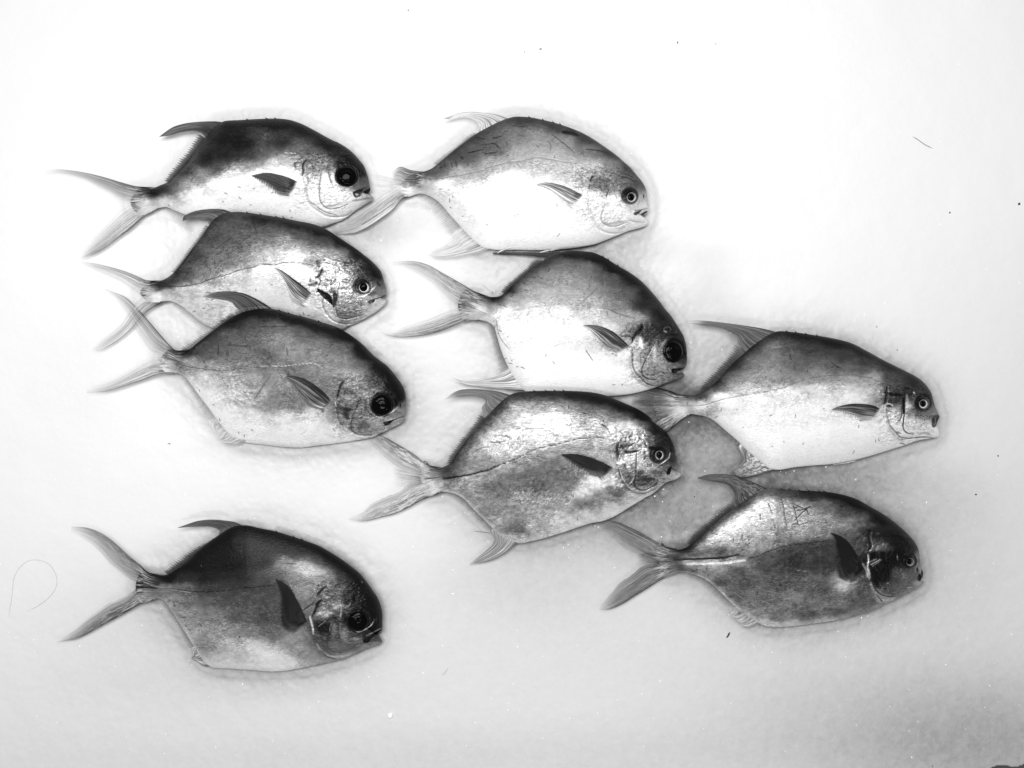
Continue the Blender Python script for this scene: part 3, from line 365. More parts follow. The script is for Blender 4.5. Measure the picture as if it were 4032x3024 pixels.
FISH.append(dict(key='H', o=(2300,1840), h=(3320,2060), tilt=.06, lift=.012, mott=.35, met=.55,
 up=[(470,470),(510,495),(560,518),(650,490),(720,430),(800,360),(880,295),(960,235),(1040,180),(1100,145),(1160,130),(1260,138),(1380,145),(1500,152),(1600,168),(1700,200),(1780,245),(1860,290),(1910,325)],
 hd=[(1010,0),(1160,130),(1300,270),(1400,400),(1450,520),(1465,650),(1480,760),(1500,870),(1532,940),(1532,1020),(1510,1070),(1500,1125),(1550,1130),(1500,1190),(1380,1270),(1250,1340),(1100,1420),(980,1480)],
 lo=[(1887,843),(1800,890),(1700,920),(1580,950),(1450,970),(1330,985),(1200,995),(1120,985),(1050,950),(980,905),(920,850),(860,790),(800,730),(740,690),(680,665),(600,650),(550,665),(500,680)],
 ct=[(1150,150,.75),(1250,150,.55),(1400,165,.35),(1550,180,.25),(1700,230,.15),(1850,310,.15),(1980,420,.2),(2050,500,.2),(1000,230,.55),(1080,220,.85),(1200,230,.82),(1350,230,.7),(1500,230,.58),(1650,280,.45),(900,300,.65),(1000,320,.87),(1150,320,.9),(1300,320,.8),(1500,330,.72),(1650,350,.72),(1720,350,.6),(1800,400,.27),(800,380,.6),(900,400,.82),(1050,420,.9),(1200,400,.87),(1350,410,.72),(1500,400,.7),(1700,440,.5),(720,460,.4),(800,460,.7),(950,480,.82),(1080,500,.88),(1200,470,.65),(650,510,.25),(560,540,.2),(750,520,.5),(850,530,.4),(1000,540,.6),(500,590,.25),(600,620,.3),(640,600,.8),(800,600,.85),(950,590,.7),(1100,560,.38),(1250,520,.33),(1400,500,.35),(1500,500,.38),(800,640,.4),(950,640,.28),(1150,620,.28),(1300,600,.3),(1450,600,.33),(1550,600,.37),(850,720,.3),(1000,720,.3),(1200,720,.32),(1400,720,.36),(1500,750,.45),(950,800,.36),(1100,820,.38),(1300,830,.4),(1450,850,.4),(1600,850,.4),(1700,800,.5),(1750,830,.5),(1050,900,.42),(1200,920,.5),(1400,930,.45),(1600,920,.45),(1120,970,.75),(1300,970,.75),(1500,960,.65),(1780,880,.55),(760,690,.7),(850,760,.7),(900,830,.75),(1620,740,.97),(1650,690,.85),(1700,700,.5),(1830,500,.55),(1850,560,.12),(1820,620,.25),(1850,680,.12),(1900,640,.2),(1920,720,.4),(1960,680,.45),(2000,700,.45),(1900,760,.4),(2030,720,.55),(1980,760,.55),(2070,560,.35),(2080,620,.55),(1950,560,.2),(1850,800,.8),(1950,500,.22)],
 tail=[([(560,518),(500,490),(430,450),(360,410),(300,380),(220,345),(140,325),(50,305)],[(440,590),(370,570),(300,530),(230,490),(170,430),(120,390),(50,330)],dict(v=(.35,.55),e=.15,a=(.95,.35),fl=.25)),
       ([(550,665),(480,700),(400,750),(320,800),(240,850),(160,885),(95,888)],[(440,600),(370,610),(290,670),(220,720),(170,780),(110,850),(93,885)],dict(v=(.5,.42),e=.2,a=(.97,.8),fl=.2)),
       ([(480,540),(400,530),(340,540)],[(480,640),(400,640),(340,640)],dict(v=(.3,.5),e=.4,a=(.8,.3),fl=.5))],
 dorsal=dict(front=[(1150,128),(1080,105),(1000,75),(920,50),(850,42),(770,45),(705,65)],rear=[(928,225),(935,190),(925,150),(900,115),(850,97),(780,87),(706,70)],ridge=[(928,225),(878,270),(818,320),(758,370),(698,420),(658,472)],v=.35,rv=.5,ra=.7,ev=.1,fl=.3),
 anal=dict(front=[(1100,990),(1020,1005),(960,970),(915,925)],rear=[(900,880),(905,900),(912,922)],ridge=[(900,880),(850,835),(780,765),(720,712),(655,678)],v=.8,rv=.72,ra=.5,ev=.6),
 pect=([(1757,655),(1730,610),(1690,530),(1640,460),(1580,420),(1530,405)],[(1660,715),(1590,690),(1565,600),(1558,520),(1560,450),(1532,407)],dict(v=(.1,.12),e=.03,a=(1,.75))),
 pbase=[(1735,640),(1690,660),(1660,710)],
 eye=dict(c=(1285,740),r=(98,105),p=(1272,735,56),so=(1270,725,135),iv=.35,sv=.08),patch=[(1080,640,60,120,.18,.7)],
 nostril=[(1420,890,22,44)],
 st=[([(520,130),(500,290),(530,440),(490,520)],20,.0012,.08,.92),([(480,600),(490,750),(470,830),(500,930),(515,1050)],17,-.0005,.95,.92),([(530,1150),(590,1290),(700,1390),(820,1450),(950,1480)],34,.0,.8,.9),([(560,1060),(600,1240),(700,1350),(820,1400),(980,1410)],10,.0009,.15,.8),([(540,590),(700,610),(860,620)],38,.0003,.06,.9),([(650,860),(740,980),(790,1080)],60,.0,.14,.85),([(620,1080),(660,1200)],42,.0,.2,.8),([(510,800),(600,850),(640,960),(730,1080),(760,1180)],9,.0008,.05,.85),([(880,650),(870,900),(880,1100),(860,1200),(880,1290),(960,1340),(1050,1350)],10,.0008,.2,.6),([(855,1200),(870,1290),(930,1330),(1040,1350)],12,-.0003,.85,.6),
     ([(530,800),(720,690)],8,-.0003,.97,.9),([(560,830),(740,700)],6,-.0003,.95,.8),([(520,740),(640,690)],12,-.0002,.9,.7),([(520,530),(600,420),(640,400)],14,-.0002,.85,.4),([(650,500),(740,430),(850,400)],40,-.0002,.75,.45),([(1040,600),(1050,720)],12,-.0002,.7,.6),([(1440,760),(1400,850),(1380,930)],8,-.0004,.85,.7),([(1500,870),(1470,960),(1410,1010)],8,-.0004,.85,.7),([(1480,970),(1500,1060)],6,-.0003,.7,.6),([(740,1280),(760,1230)],8,-.0003,.9,.7),([(840,1165),(870,1150)],12,-.0003,.97,.9),([(1230,1250),(1310,1225)],10,-.0003,.97,.8),([(1140,960),(1160,1030),(1200,1050)],16,-.0003,.8,.6),([(1100,870),(1130,900)],16,-.0002,.7,.6),([(640,1380),(760,1510)],9,.0008,.1,.85),([(240,990),(380,900)],12,.0008,.08,.7),([(260,950),(340,880)],8,-.0002,.95,.7),([(90,1160),(200,1150),(280,1120)],12,-.0003,.95,.7),([(380,790),(440,900),(500,1080)],28,.0,.93,.7),([(640,200),(690,200)],26,-.0002,.6,.5),([(450,350),(440,450)],26,.0004,.3,.6)],
 lat=([(560,575),(700,573),(850,568),(950,548),(1050,560),(1150,520),(1250,490),(1400,470),(1540,450)],.08,.85),
 lat2=([(640,602),(750,602),(900,592),(1000,577)],.97,.9,11),
 lat3=([(560,574),(700,572),(850,562),(960,545)],.08,.85,9),
 scr=[([(1145,220),(1160,260),(1170,290)],4,.1),([(1225,190),(1240,240),(1250,320),(1265,370)],4,.12),([(1300,220),(1320,300),(1330,370)],4,.12),([(1300,225),(1400,270)],4,.15),([(1320,270),(1370,260),(1410,245)],5,.15),([(1310,330),(1360,280),(1410,240)],5,.12),([(1380,250),(1400,300)],5,.15),([(1310,180),(1330,175)],4,.2),([(1095,290),(1098,330)],5,.1),([(1590,235),(1610,250)],6,.12),([(1170,325),(1190,375)],3,.2),([(1300,250),(1330,250)],4,.15),([(790,408),(830,418)],4,.15),([(1020,450),(1035,455)],5,.15),([(1320,640),(1400,650)],4,.75),([(700,650),(820,700)],5,.75),([(940,780),(1010,830)],4,.7),([(1400,210),(1450,205)],4,.2),([(1290,350),(1350,355),(1400,340)],3,.2),([(1410,330),(1480,345)],3,.3)],
 spines=[(1240,136),(1290,140),(1350,143),(1410,146),(1470,150),(1505,152)],longsp=1))
FISH.append(dict(key='I', o=(180,2000), h=(1180,2260), tilt=.06, lift=.012, mott=.25, met=.3,
 up=[(600,385),(640,402),(700,418),(760,412),(810,380),(870,335),(940,270),(1010,215),(1090,160),(1170,115),(1250,108),(1330,125),(1430,145),(1530,175),(1620,205),(1700,235),(1780,280),(1850,325),(1910,370)],
 hd=[(1170,0),(1280,140),(1400,310),(1500,460),(1560,620),(1590,770),(1590,920),(1585,1070),(1560,1110),(1470,1160),(1420,1192),(1500,1212),(1580,1270),(1582,1310),(1530,1350),(1400,1400),(1250,1450),(1100,1520),(950,1580)],
 lo=[(1839,944),(1800,952),(1700,975),(1600,995),(1500,1012),(1400,1018),(1280,1008),(1150,1000),(1030,990),(980,950),(940,890),(890,810),(840,730),(790,650),(740,580),(700,560),(660,565),(600,590)],
 ct=[(1250,130,.12),(1450,170,.12),(1650,230,.06),(1800,310,.04),(1900,390,.03),(2000,500,.03),(2060,600,.04),(2080,700,.1),(1100,180,.25),(1200,190,.3),(1000,260,.18),(1150,260,.15),(1350,220,.2),(1550,270,.22),(1700,310,.3),(850,370,.25),(950,350,.17),(1150,350,.2),(1350,330,.25),(1500,360,.5),(1600,370,.65),(1650,400,.68),(1750,430,.5),(1850,420,.2),(750,440,.1),(680,450,.12),(850,440,.3),(1000,430,.27),(1200,430,.3),(1400,430,.4),(1550,450,.52),(1600,520,.65),(1700,490,.55),(600,480,.4),(570,500,.6),(640,540,.5),(750,500,.7),(850,500,.55),(1000,510,.35),(1200,480,.33),(1400,480,.35),(800,570,.68),(900,580,.52),(1050,570,.4),(1200,570,.35),(1350,570,.35),(900,670,.67),(1050,680,.6),(1200,680,.42),(1350,700,.35),(950,780,.7),(1100,770,.7),(1250,760,.6),(1400,760,.45),(1550,800,.6),(1000,860,.6),(1150,850,.75),(1300,860,.85),(1400,930,.93),(1500,950,.9),(1550,870,.65),(1200,930,.75),(1100,960,.75),(1300,990,.8),(1600,900,.6),(1650,960,.65),(1700,960,.65),(1740,600,.62),(1700,640,.62),(1800,590,.52),(1800,520,.42),(1900,560,.22),(1850,640,.45),(1950,600,.1),(1750,740,.22),(1800,720,.4),(1700,820,.5),(1760,860,.45),(1840,800,.55),(1900,820,.5),(1830,880,.42),(1900,860,.48),(2000,780,.3),(2040,720,.2),(2000,860,.6),(2060,830,.5),(1850,910,.7),(1950,700,.1)],
 tail=[([(700,418),(640,400),(590,355),(520,300),(450,235),(390,185),(320,145),(250,122),(160,115)],[(570,460),(500,430),(450,390),(400,350),(350,290),(290,230),(220,185),(155,150)],dict(v=(.3,.55),e=.2,a=(.95,.4),fl=.4)),
       ([(680,562),(600,595),(520,640),(430,690),(340,740),(250,790),(180,820),(60,838)],[(570,500),(540,520),(480,560),(400,590),(330,640),(260,690),(190,750),(70,832)],dict(v=(.3,.45),e=.2,a=(.97,.5),fl=.7))],
 dorsal=dict(front=[(1250,108),(1180,90),(1110,78),(1030,72),(950,80),(890,98),(822,122)],rear=[(1065,185),(1080,145),(1040,122),(980,116),(900,119),(823,125)],ridge=[(1065,185),(1025,212),(955,247),(885,297),(825,345),(780,380),(755,395)],v=.3,rv=.5,ra=.8,ev=.08),
 anal=dict(front=[(1040,990),(990,985),(940,955),(900,940)],rear=[(905,880),(915,910),(902,935)],ridge=[(905,880),(870,800),(820,715),(770,645),(725,582)],v=.7,rv=.7,ra=.6,ev=.4),
 pect=([(1632,722),(1600,650),(1560,570),(1520,500),(1470,460),(1425,440)],[(1540,790),(1470,750),(1440,660),(1445,570),(1440,500),(1427,443)],dict(v=(.13,.15),e=.03,a=(1,.7))),
 pbase=[(1610,705),(1570,720),(1545,770)],
 eye=dict(c=(1120,910),r=(185,185),big=1), patch=[(1340,860,110,90,.03,.95),(1200,760,150,60,.05,.8)],
 nostril=[(1490,880,18,36)],
 st=[([(510,230),(400,330),(320,430)],14,.0008,.1,.8),([(420,490),(340,570),(320,650),(240,820)],18,.0014,.04,.92),([(70,700),(180,620),(280,540)],11,.0008,.08,.8),([(190,820),(220,920),(250,1050),(262,1150)],18,-.0005,.95,.92),([(330,1350),(420,1480),(560,1570),(720,1590),(880,1575),(980,1540)],20,-.0003,.82,.8),([(400,1470),(540,1590),(720,1640)],9,.0006,.2,.6),([(700,860),(610,980),(570,1130),(530,1250),(540,1400),(640,1490),(800,1520)],9,.0008,.3,.6),([(640,920),(590,1010),(570,1130)],8,-.0003,.75,.6),([(470,1000),(400,1060),(530,1090)],46,.0,.1,.85),([(560,860),(640,850)],34,.0,.25,.5),([(350,880),(560,760)],9,-.0003,.85,.7),([(360,930),(600,760)],6,-.0003,.8,.6),([(360,1010),(500,900)],8,-.0003,.85,.7),([(300,800),(400,760)],20,-.0003,.9,.6),([(330,680),(470,660)],26,-.0003,.8,.5),([(780,540),(720,640),(600,680)],26,-.0003,.75,.5),([(800,640),(790,760),(780,850)],14,-.0003,.85,.6),([(820,620),(900,640),(980,560)],20,-.0002,.6,.5),([(780,950),(775,1100),(810,1200),(900,1300),(1050,1330),(1200,1280)],18,-.0002,.75,.5),([(850,760),(880,850),(850,920)],36,.0,.15,.6),
     ([(1415,920),(1370,990),(1250,1070),(1130,1115),(1050,1080)],10,-.0006,.97,.92),([(1000,1220),(1100,1200),(1150,1180)],36,.0004,.4,.5),([(1580,1040),(1530,1060),(1440,1110),(1280,1190)],10,-.0005,.85,.6),([(1420,1200),(1500,1230),(1570,1290)],10,.0006,.2,.7),([(1380,1310),(1500,1330)],20,.0,.65,.5),([(1420,870),(1440,900)],8,-.0003,.7,.6),([(1090,1390),(1150,1360)],12,-.0002,.8,.6),([(1190,140),(1205,170)],8,-.0002,.8,.7),([(100,1120),(200,1260)],30,-.0002,.75,.3)],
 lat=([(560,488),(620,490),(720,500),(820,508),(910,520),(1000,522),(1100,515),(1200,502),(1300,495),(1420,482)],.08,.8),
 lat2=([(610,484),(720,496),(830,516),(900,526)],.75,.6,6),
 scr=[([(1110,235),(1150,240)],6,.08),([(1130,255),(1160,270)],5,.08),([(1215,268),(1225,270)],3,.7),([(965,355),(970,362)],3,.7),([(1205,800),(1208,806)],5,.03),([(1470,345),(1560,350)],3,.2)],
 spines=[(1445,148),(1550,182),(1600,200)]))

LABELS = dict(
 A='black backed fish with white belly, big black eye and open mouth, at the top left',
 B='palest fish, white with scratched grey back, right of the black backed fish',
 C='fish between the black backed fish and the dusky one, with dark open gill flap',
 D='dusky grey fish with black eye and shut mouth, lowest of the left stack of three',
 E='deep bodied fish with dotted grey back, black eye and a dark hair on its belly',
 F='fish with long straight back fin and gleaming white belly, its tail under two others',
 G='mottled silvery fish with ringed eye and jutting pale lower jaw',
 H='fish with dark lower flank, shiny patch under its back and raised black side fin',
 I='darkest fish, lying apart from the others, with huge black eye and black side fin')
FX = dict(
 A=dict(fill=[([(1415,958),(1600,900),(1625,925),(1555,1020),(1505,1065),(1450,1060),(1422,1010)],.25,.95,.002),([(1450,1000),(1500,985),(1530,1010),(1490,1050)],.85,.8,-.001),([(1605,965),(1680,905),(1742,880),(1745,925),(1695,992)],.04,1,.002)],st2=[([(1735,855),(1650,895),(1590,960),(1540,1045)],20,-.0006,.45,.8)]),
 B=dict(fill=[([(1440,1065),(1590,1010),(1600,1022),(1560,1060),(1500,1110),(1450,1105)],.35,.9,.0015),([(1572,1092),(1612,1118),(1705,1045),(1690,1020)],.3,.95,.0015)],st2=[([(1700,985),(1600,1040),(1530,1120)],16,-.0005,.85,.8)]),
 C=dict(fill=[([(335,755),(450,810),(560,870),(615,940),(635,1040),(620,1085),(540,1010),(440,930),(370,840)],.13,.97,.0025),([(640,850),(715,860),(715,980),(690,1070),(655,1140),(630,1090),(640,980)],.25,.9,.001),([(1310,1010),(1450,975),(1420,1030),(1350,1060)],.3,.6,.0008)]),
 D=dict(fill=[([(1212,1095),(1300,1065),(1400,1050),(1340,1125),(1260,1148)],.12,.95,.0012)],st2=[([(1240,1115),(1310,1090)],9,-.0004,.55,.7)]),
 E=dict(dz=.0085,fill=[([(1195,1042),(1330,1022),(1458,1008),(1345,1068),(1260,1122),(1205,1122)],.13,.97,.002)],st2=[([(1230,1100),(1300,1050)],16,-.0004,.4,.7),([(1360,1110),(1430,1135)],14,-.0003,.5,.5)]),
 F=dict(fill=[([(1320,792),(1445,750),(1462,792),(1425,870),(1402,960),(1345,995),(1312,960)],.28,.95,.002)],st2=[([(1370,800),(1385,880),(1365,960)],12,-.0005,.6,.7),([(1420,800),(1410,880)],12,.0005,.1,.7)]),
 G=dict(fill=[([(1388,858),(1385,930),(1355,1012),(1305,1022),(1285,975),(1310,905)],.1,.97,.002)],st2=[([(1290,920),(1310,950)],12,-.0004,.9,.8)]),
 H=dict(fill=[([(1498,875),(1532,940),(1528,1015),(1503,1062),(1495,970)],.02,1,.002),([(1428,1012),(1478,962),(1498,1050),(1475,1112),(1430,1092)],.04,1,.002)]),
 I=dict(fill=[([(1578,1062),(1450,1180),(1340,1300),(1260,1335),(1212,1292),(1235,1222),(1330,1190),(1450,1115)],.05,1,.002),([(1390,1212),(1500,1228),(1568,1285),(1480,1305),(1350,1305)],.4,.9,.0008)],st2=[([(1250,1290),(1300,1240),(1270,1300)],8,-.0004,.3,.7),([(1570,1040),(1520,1100),(1420,1170)],14,-.0004,.3,.6)]))
for F in FISH: F.update(FX[F['key']])

for F in FISH:
    F['ct'] = [(x, y, min(1.0, v + .2) if (v > .68 and y > 840 and F['key'] in 'ABEF') else v) for x, y, v in F['ct']]
    if F['key'] == 'H': F['ct'] = [(x, y, v * 1.3 if (v < .45 and y > 600 and x < 1700) else v) for x, y, v in F['ct']]
    if F['key'] == 'A': F['ct'] = F['ct'] + [(1200, 450, 1), (1350, 420, 1), (1100, 480, 1), (1500, 400, .95), (1250, 300, .25), (1150, 300, .25), (1400, 300, .4), (1550, 350, .75)]

for F in FISH:
    if F['key'] in 'BDH': F['anal']['la'] = (.5, .3)
    if F['key'] == 'B': F['rim'] = .3; F['dorsal']['la'] = (.7, .5)
    if F['key'] in 'CGHI': F['met'] = F['met'] + .15
    if F['key'] in 'CDG': F['lift'] -= .002
    if F['key'] in 'ABEFHI': F['lift'] -= .001

for F in FISH:
    if F['key'] == 'H': F['ct'] = [(x, y, v * 1.2 if (v < .56 and y > 600 and x < 1700) else v) for x, y, v in F['ct']]
    if F['key'] == 'D': F['ct'] = [(x, y, v + .07 if y > 550 else v) for x, y, v in F['ct']]

for F in FISH:
    if F['key'] == 'H': F['ct'] = [(x, y, min(v, .74) if y < 560 else v) for x, y, v in F['ct']]
    if F['key'] == 'G': F['ct'] = [(x, y, min(v, .80) if y < 480 and x < 1650 else v) for x, y, v in F['ct']]
    if F['key'] == 'F': F['ct'] = [(x, y, min(1, v + .05) if v > .6 else v) for x, y, v in F['ct']]
    F['mott'] *= 1.25

for F in FISH:
    if F['key'] == 'I': F['ct'] = [(x, y, min(1, v + .10) if (y > 540 and x < 1700 and v > .3) else v) for x, y, v in F['ct']]
    if F['key'] == 'D': F['patch'] = F['patch'] + [(1190, 560, 190, 60, .12, .8)]

for F in FISH:
    F['mott'] /= 1.3
    if F['key'] == 'H':
        F['patch'] = F['patch'] + [(1020, 960, 110, 130, .42, .7), (1250, 1030, 180, 130, .52, .75), (1080, 1230, 240, 110, .5, .7), (1420, 640, 50, 120, .5, .6), (1420, 1150, 90, 60, .68, .7), (740, 480, 190, 60, .5, .5)]
        F['eye']['iv'] = .55
    if F['key'] == 'I':
        F['patch'] = F['patch'] + [(860, 1180, 80, 130, .62, .6), (660, 1080, 60, 150, .55, .6), (480, 760, 150, 90, .72, .6), (720, 620, 110, 90, .6, .5), (700, 1380, 180, 90, .5, .5), (1080, 1250, 120, 40, .7, .5)]  # head highlights of this fish painted into its tone
    if F['key'] == 'D':
        F['patch'] = F['patch'] + [(560, 640, 90, 90, .65, .5), (420, 1000, 60, 100, .65, .5), (1000, 1120, 120, 110, .72, .5), (640, 340, 200, 60, .66, .4)]
    if F['key'] == 'E':
        F['patch'] = F['patch'] + [(860, 760, 60, 160, .88, .5), (1000, 930, 100, 120, .78, .5), (520, 860, 60, 220, .88, .5)]

for F in FISH:
    if F['key'] == 'H':
        F['ct'] = [(x, y, v * .84 if (v < .6 and y > 600 and x < 1700) else v) for x, y, v in F['ct']]
    if F['key'] in 'HI':
        F['patch'] = F['patch'][:2 if F['key'] == 'I' else 1] + [(a, b_, c, e, min(v + .12, .95), min(1, al + .2)) for a, b_, c, e, v, al in F['patch'][2 if F['key'] == 'I' else 1:]]
    if F['key'] in 'I':
        F['ct'] = [(x, y, v * .93 if y > 560 else v) for x, y, v in F['ct']]
    if F['key'] in 'IADE':
        F['ct'] = [(x, y, v * .85 if v < .32 else v) for x, y, v in F['ct']]
# ---------------------------------------------------------------- height map of what already lies on the counter
CELL = 4
GW, GH = 4032 // CELL + 80, 3024 // CELL + 80
ZM = np.zeros((GH, GW))
OCC = np.zeros((GH, GW))
def cell(u, v):
    return np.clip((np.asarray(v) / CELL + 40).astype(int), 0, GH - 1), np.clip((np.asarray(u) / CELL + 40).astype(int), 0, GW - 1)
def raster(u, v, z):
    g = np.full((GH, GW), -1.0)
    r, c = cell(u, v)
    np.maximum.at(g, (r, c), z)
    for _ in range(2):
        hole = g < -.5
        acc = np.zeros_like(g); cnt = np.zeros_like(g)
        for dr, dc in ((1, 0), (-1, 0), (0, 1), (0, -1)):
            s = np.roll(np.roll(g, dr, 0), dc, 1); ok = s > -.5
            acc += np.where(ok, s, 0); cnt += ok
        fill = hole & (cnt >= 2)
        g[fill] = acc[fill] / cnt[fill]
    return g
def sample(g, u, v):
    x = np.asarray(u) / CELL + 39.5; y = np.asarray(v) / CELL + 39.5
    x = np.clip(x, 0, GW - 2); y = np.clip(y, 0, GH - 2)
    ix = x.astype(int); iy = y.astype(int); fx = x - ix; fy = y - iy
    return (g[iy, ix] * (1 - fx) + g[iy, ix + 1] * fx) * (1 - fy) + (g[iy + 1, ix] * (1 - fx) + g[iy + 1, ix + 1] * fx) * fy

def fin_sheet(outer, inner, f, nr=90, nw=40, z0=.008, z1=.003, v=(.5, .5), e=.3, a=(.9, .4), fl=0, own=None, lift=.0012, seed=0, rag=.25, jag=0, base_fade=0, tipd=None, split=0, under=None, rootfade=0, pec=0, fila=0, own_t=None):
    """one fin membrane: outer and inner are survey curves from root to tip"""
    O = catmull(outer, nr); I = catmull(inner, nr)
    w = np.linspace(0, 1, nw)[None, :]; r = np.linspace(0, 1, nr)[:, None]
    U = O[:, 0:1] * (1 - w) + I[:, 0:1] * w
    V = O[:, 1:2] * (1 - w) + I[:, 1:2] * w
    r2 = np.broadcast_to(r, U.shape); w2 = np.broadcast_to(w, U.shape)
    z = z0 * (1 - r2) ** 1.5 + z1 * (1 - (1 - r2) ** 1.5)
    ray = np.sin((w2 * 15 + .6 * fbm(r2 * 3, w2 * 4, seed + 5)) * 2 * math.pi)
    z = z + .00035 * ray * (1 - .5 * r2) + .0012 * (fbm(r2 * 4, w2 * 3, seed + 9) - .5)
    if own is not None:
        zo = sample(own, U, V)
        for i in range(1, nr): zo[i] = np.maximum(zo[i], zo[i - 1] - .00016)
        z = np.where(zo > 0, np.maximum(z, zo + lift * sstep(0, .25, r2)), z)
    zz = sample(ZM, U, V)
    z = np.where(zz > .0045, np.maximum(z, zz + lift), z)
    if under is not None: z = np.minimum(z, under)
    # pigment: rays, darker leading edge, paler flecks
    n = fbm(w2 * 42 + seed, r2 * 2.2, seed + 1, 3)
    n2 = fbm(w2 * 16 + seed, r2 * 5, seed + 2, 3)
    val = v[0] * (1 - r2) + v[1] * r2
    n3 = fbm(w2 * 90 + seed, r2 * 1.6, seed + 11, 2)
    val = val * (1 + 1.1 * (n - .5) * (1.2 - r2 * .4) + .5 * (n2 - .5) + .7 * (n3 - .5))
    if pec:
        s1 = sstep(.38, .62, fbm(w2 * 34 + seed, r2 * 1.4, seed + 13, 2))
        val = val * (.5 + .55 * w2) * (.6 + .8 * s1) * (1.45 if v[0] >= .3 else 1.0) + .14 * s1 * sstep(.55, 1., w2) + .25 * sstep(.30, .05, r2) * sstep(.25, .6, w2)
    edge = np.exp(-(w2 / .075) ** 2)
    val = val * (1 - .88 * edge) + e * .8 * .88 * edge
    if tipd is not None:
        tp = sstep(.8, 1., r2); val = val * (1 - tp) + tipd * tp
    if fl:
        k = (fbm(w2 * 26 + seed, r2 * 22, seed + 3, 3) > .525) & (r2 > .05) & (r2 < .85) & (w2 > .04) & (w2 < .75)
        kk = k * fl * (1 - .6 * r2)
        val = val * (1 - kk) + 1.0 * kk
    if own_t is not None:
        bt = sample(own_t, U, V); bt[0] = np.where(bt[0] > 0, bt[0], v[0])
        for i in range(1, nr): bt[i] = np.where(bt[i] > .02, bt[i], bt[i - 1])
        kx = sstep(.12, .42, r2 + .25 * (n - .5)); val = bt * (1 - kx) + val * kx
        fk = sstep(.53, .60, fbm(w2 * 30 + seed, r2 * 14, seed + 15, 3)) * np.exp(-((r2 - .24) / .10) ** 2) * sstep(.02, .2, w2)
        val = val * (1 - .8 * fk) + .95 * .8 * fk
    cov = a[0] * (1 - w2 ** 1.3) + a[1] * w2 ** 1.3
    if fila and not pec: cov = cov * (.92 - .30 * sstep(.35, 1., r2) * sstep(.1, .5, w2)) * (1 - (.38 if F['key'] in 'ABCDEG' else .15) * sstep(.35, 1., r2))
    nn = fbm(w2 * 24 + seed, r2 * 3, seed + 4, 2)
    fil = fbm(w2 * 60 + seed, r2 * 1.2, seed + 12, 2)
    cov = cov * (1 - sstep(.45, 1., w2) * sstep(.08, .4, r2) * sstep(.50, .38, fil) * .95 * fila)
    if rootfade: cov = cov * sstep(0, rootfade, r2 + .06 * (n3 - .5))
    cov = cov * (1 - rag * 1.6 * np.clip(nn - .42, 0, 1) * 2 * sstep(0, .5, r2))
    cov = cov * sstep(1.0, .97, w2 + .06 * (fbm(r2 * 40, w2 * 0, seed + 6, 2) - .5)) if not jag else cov
    cov = cov * (1 - .75 * sstep(.78, 1.0, r2 + .25 * (n - .5)) * (0 if tipd is not None or e < .12 else 1))
    if pec: cov = np.maximum(cov, .92 * sstep(.95, .55, w2)) * sstep(1.02, .95, w2 + .30 * ((r2 * 17) % 1.0) * sstep(.2, .5, r2)) * sstep(0, rootfade, r2)
    if fila and not pec: cov = np.maximum(cov, sstep(.34, .16, r2) * sstep(0, rootfade, r2 + .06 * (n3 - .5)))
    if jag:   # saw-toothed free edge, rays run root -> edge along r
        saw = (w2 * jag) % 1.0
        cut = .62 + .38 * saw + .1 * (fbm(w2 * jag, w2 * 0, seed + 7, 2) - .5)
        cov = cov * sstep(cut, cut - .10, r2)
    if split:
        gap = np.exp(-((w2 - .4) / .10) ** 2) * sstep(.84, .93, r2)
        cov = cov * (1 - gap)
    X, Y, Z = P(U, V, z)
    return np.stack([X, Y, Z], -1).reshape(-1, 3), nr, nw, alb(val).ravel(), np.clip(cov, 0, 1).ravel()

def join_sheets(name, sheets, parent, loc, mat=None):
    vs, qs, ts, cs = [], [], [], []; off = 0
    for (v, nr, nw, t, c) in sheets:
        vs.append(v); qs.append(grid_quads(nr, nw) + off); ts.append(t); cs.append(c); off += len(v)
    return mesh_obj(name, np.vstack(vs), np.vstack(qs), mat or FIN, parent, dict(tone=np.concatenate(ts), cover=np.concatenate(cs)), loc=loc)

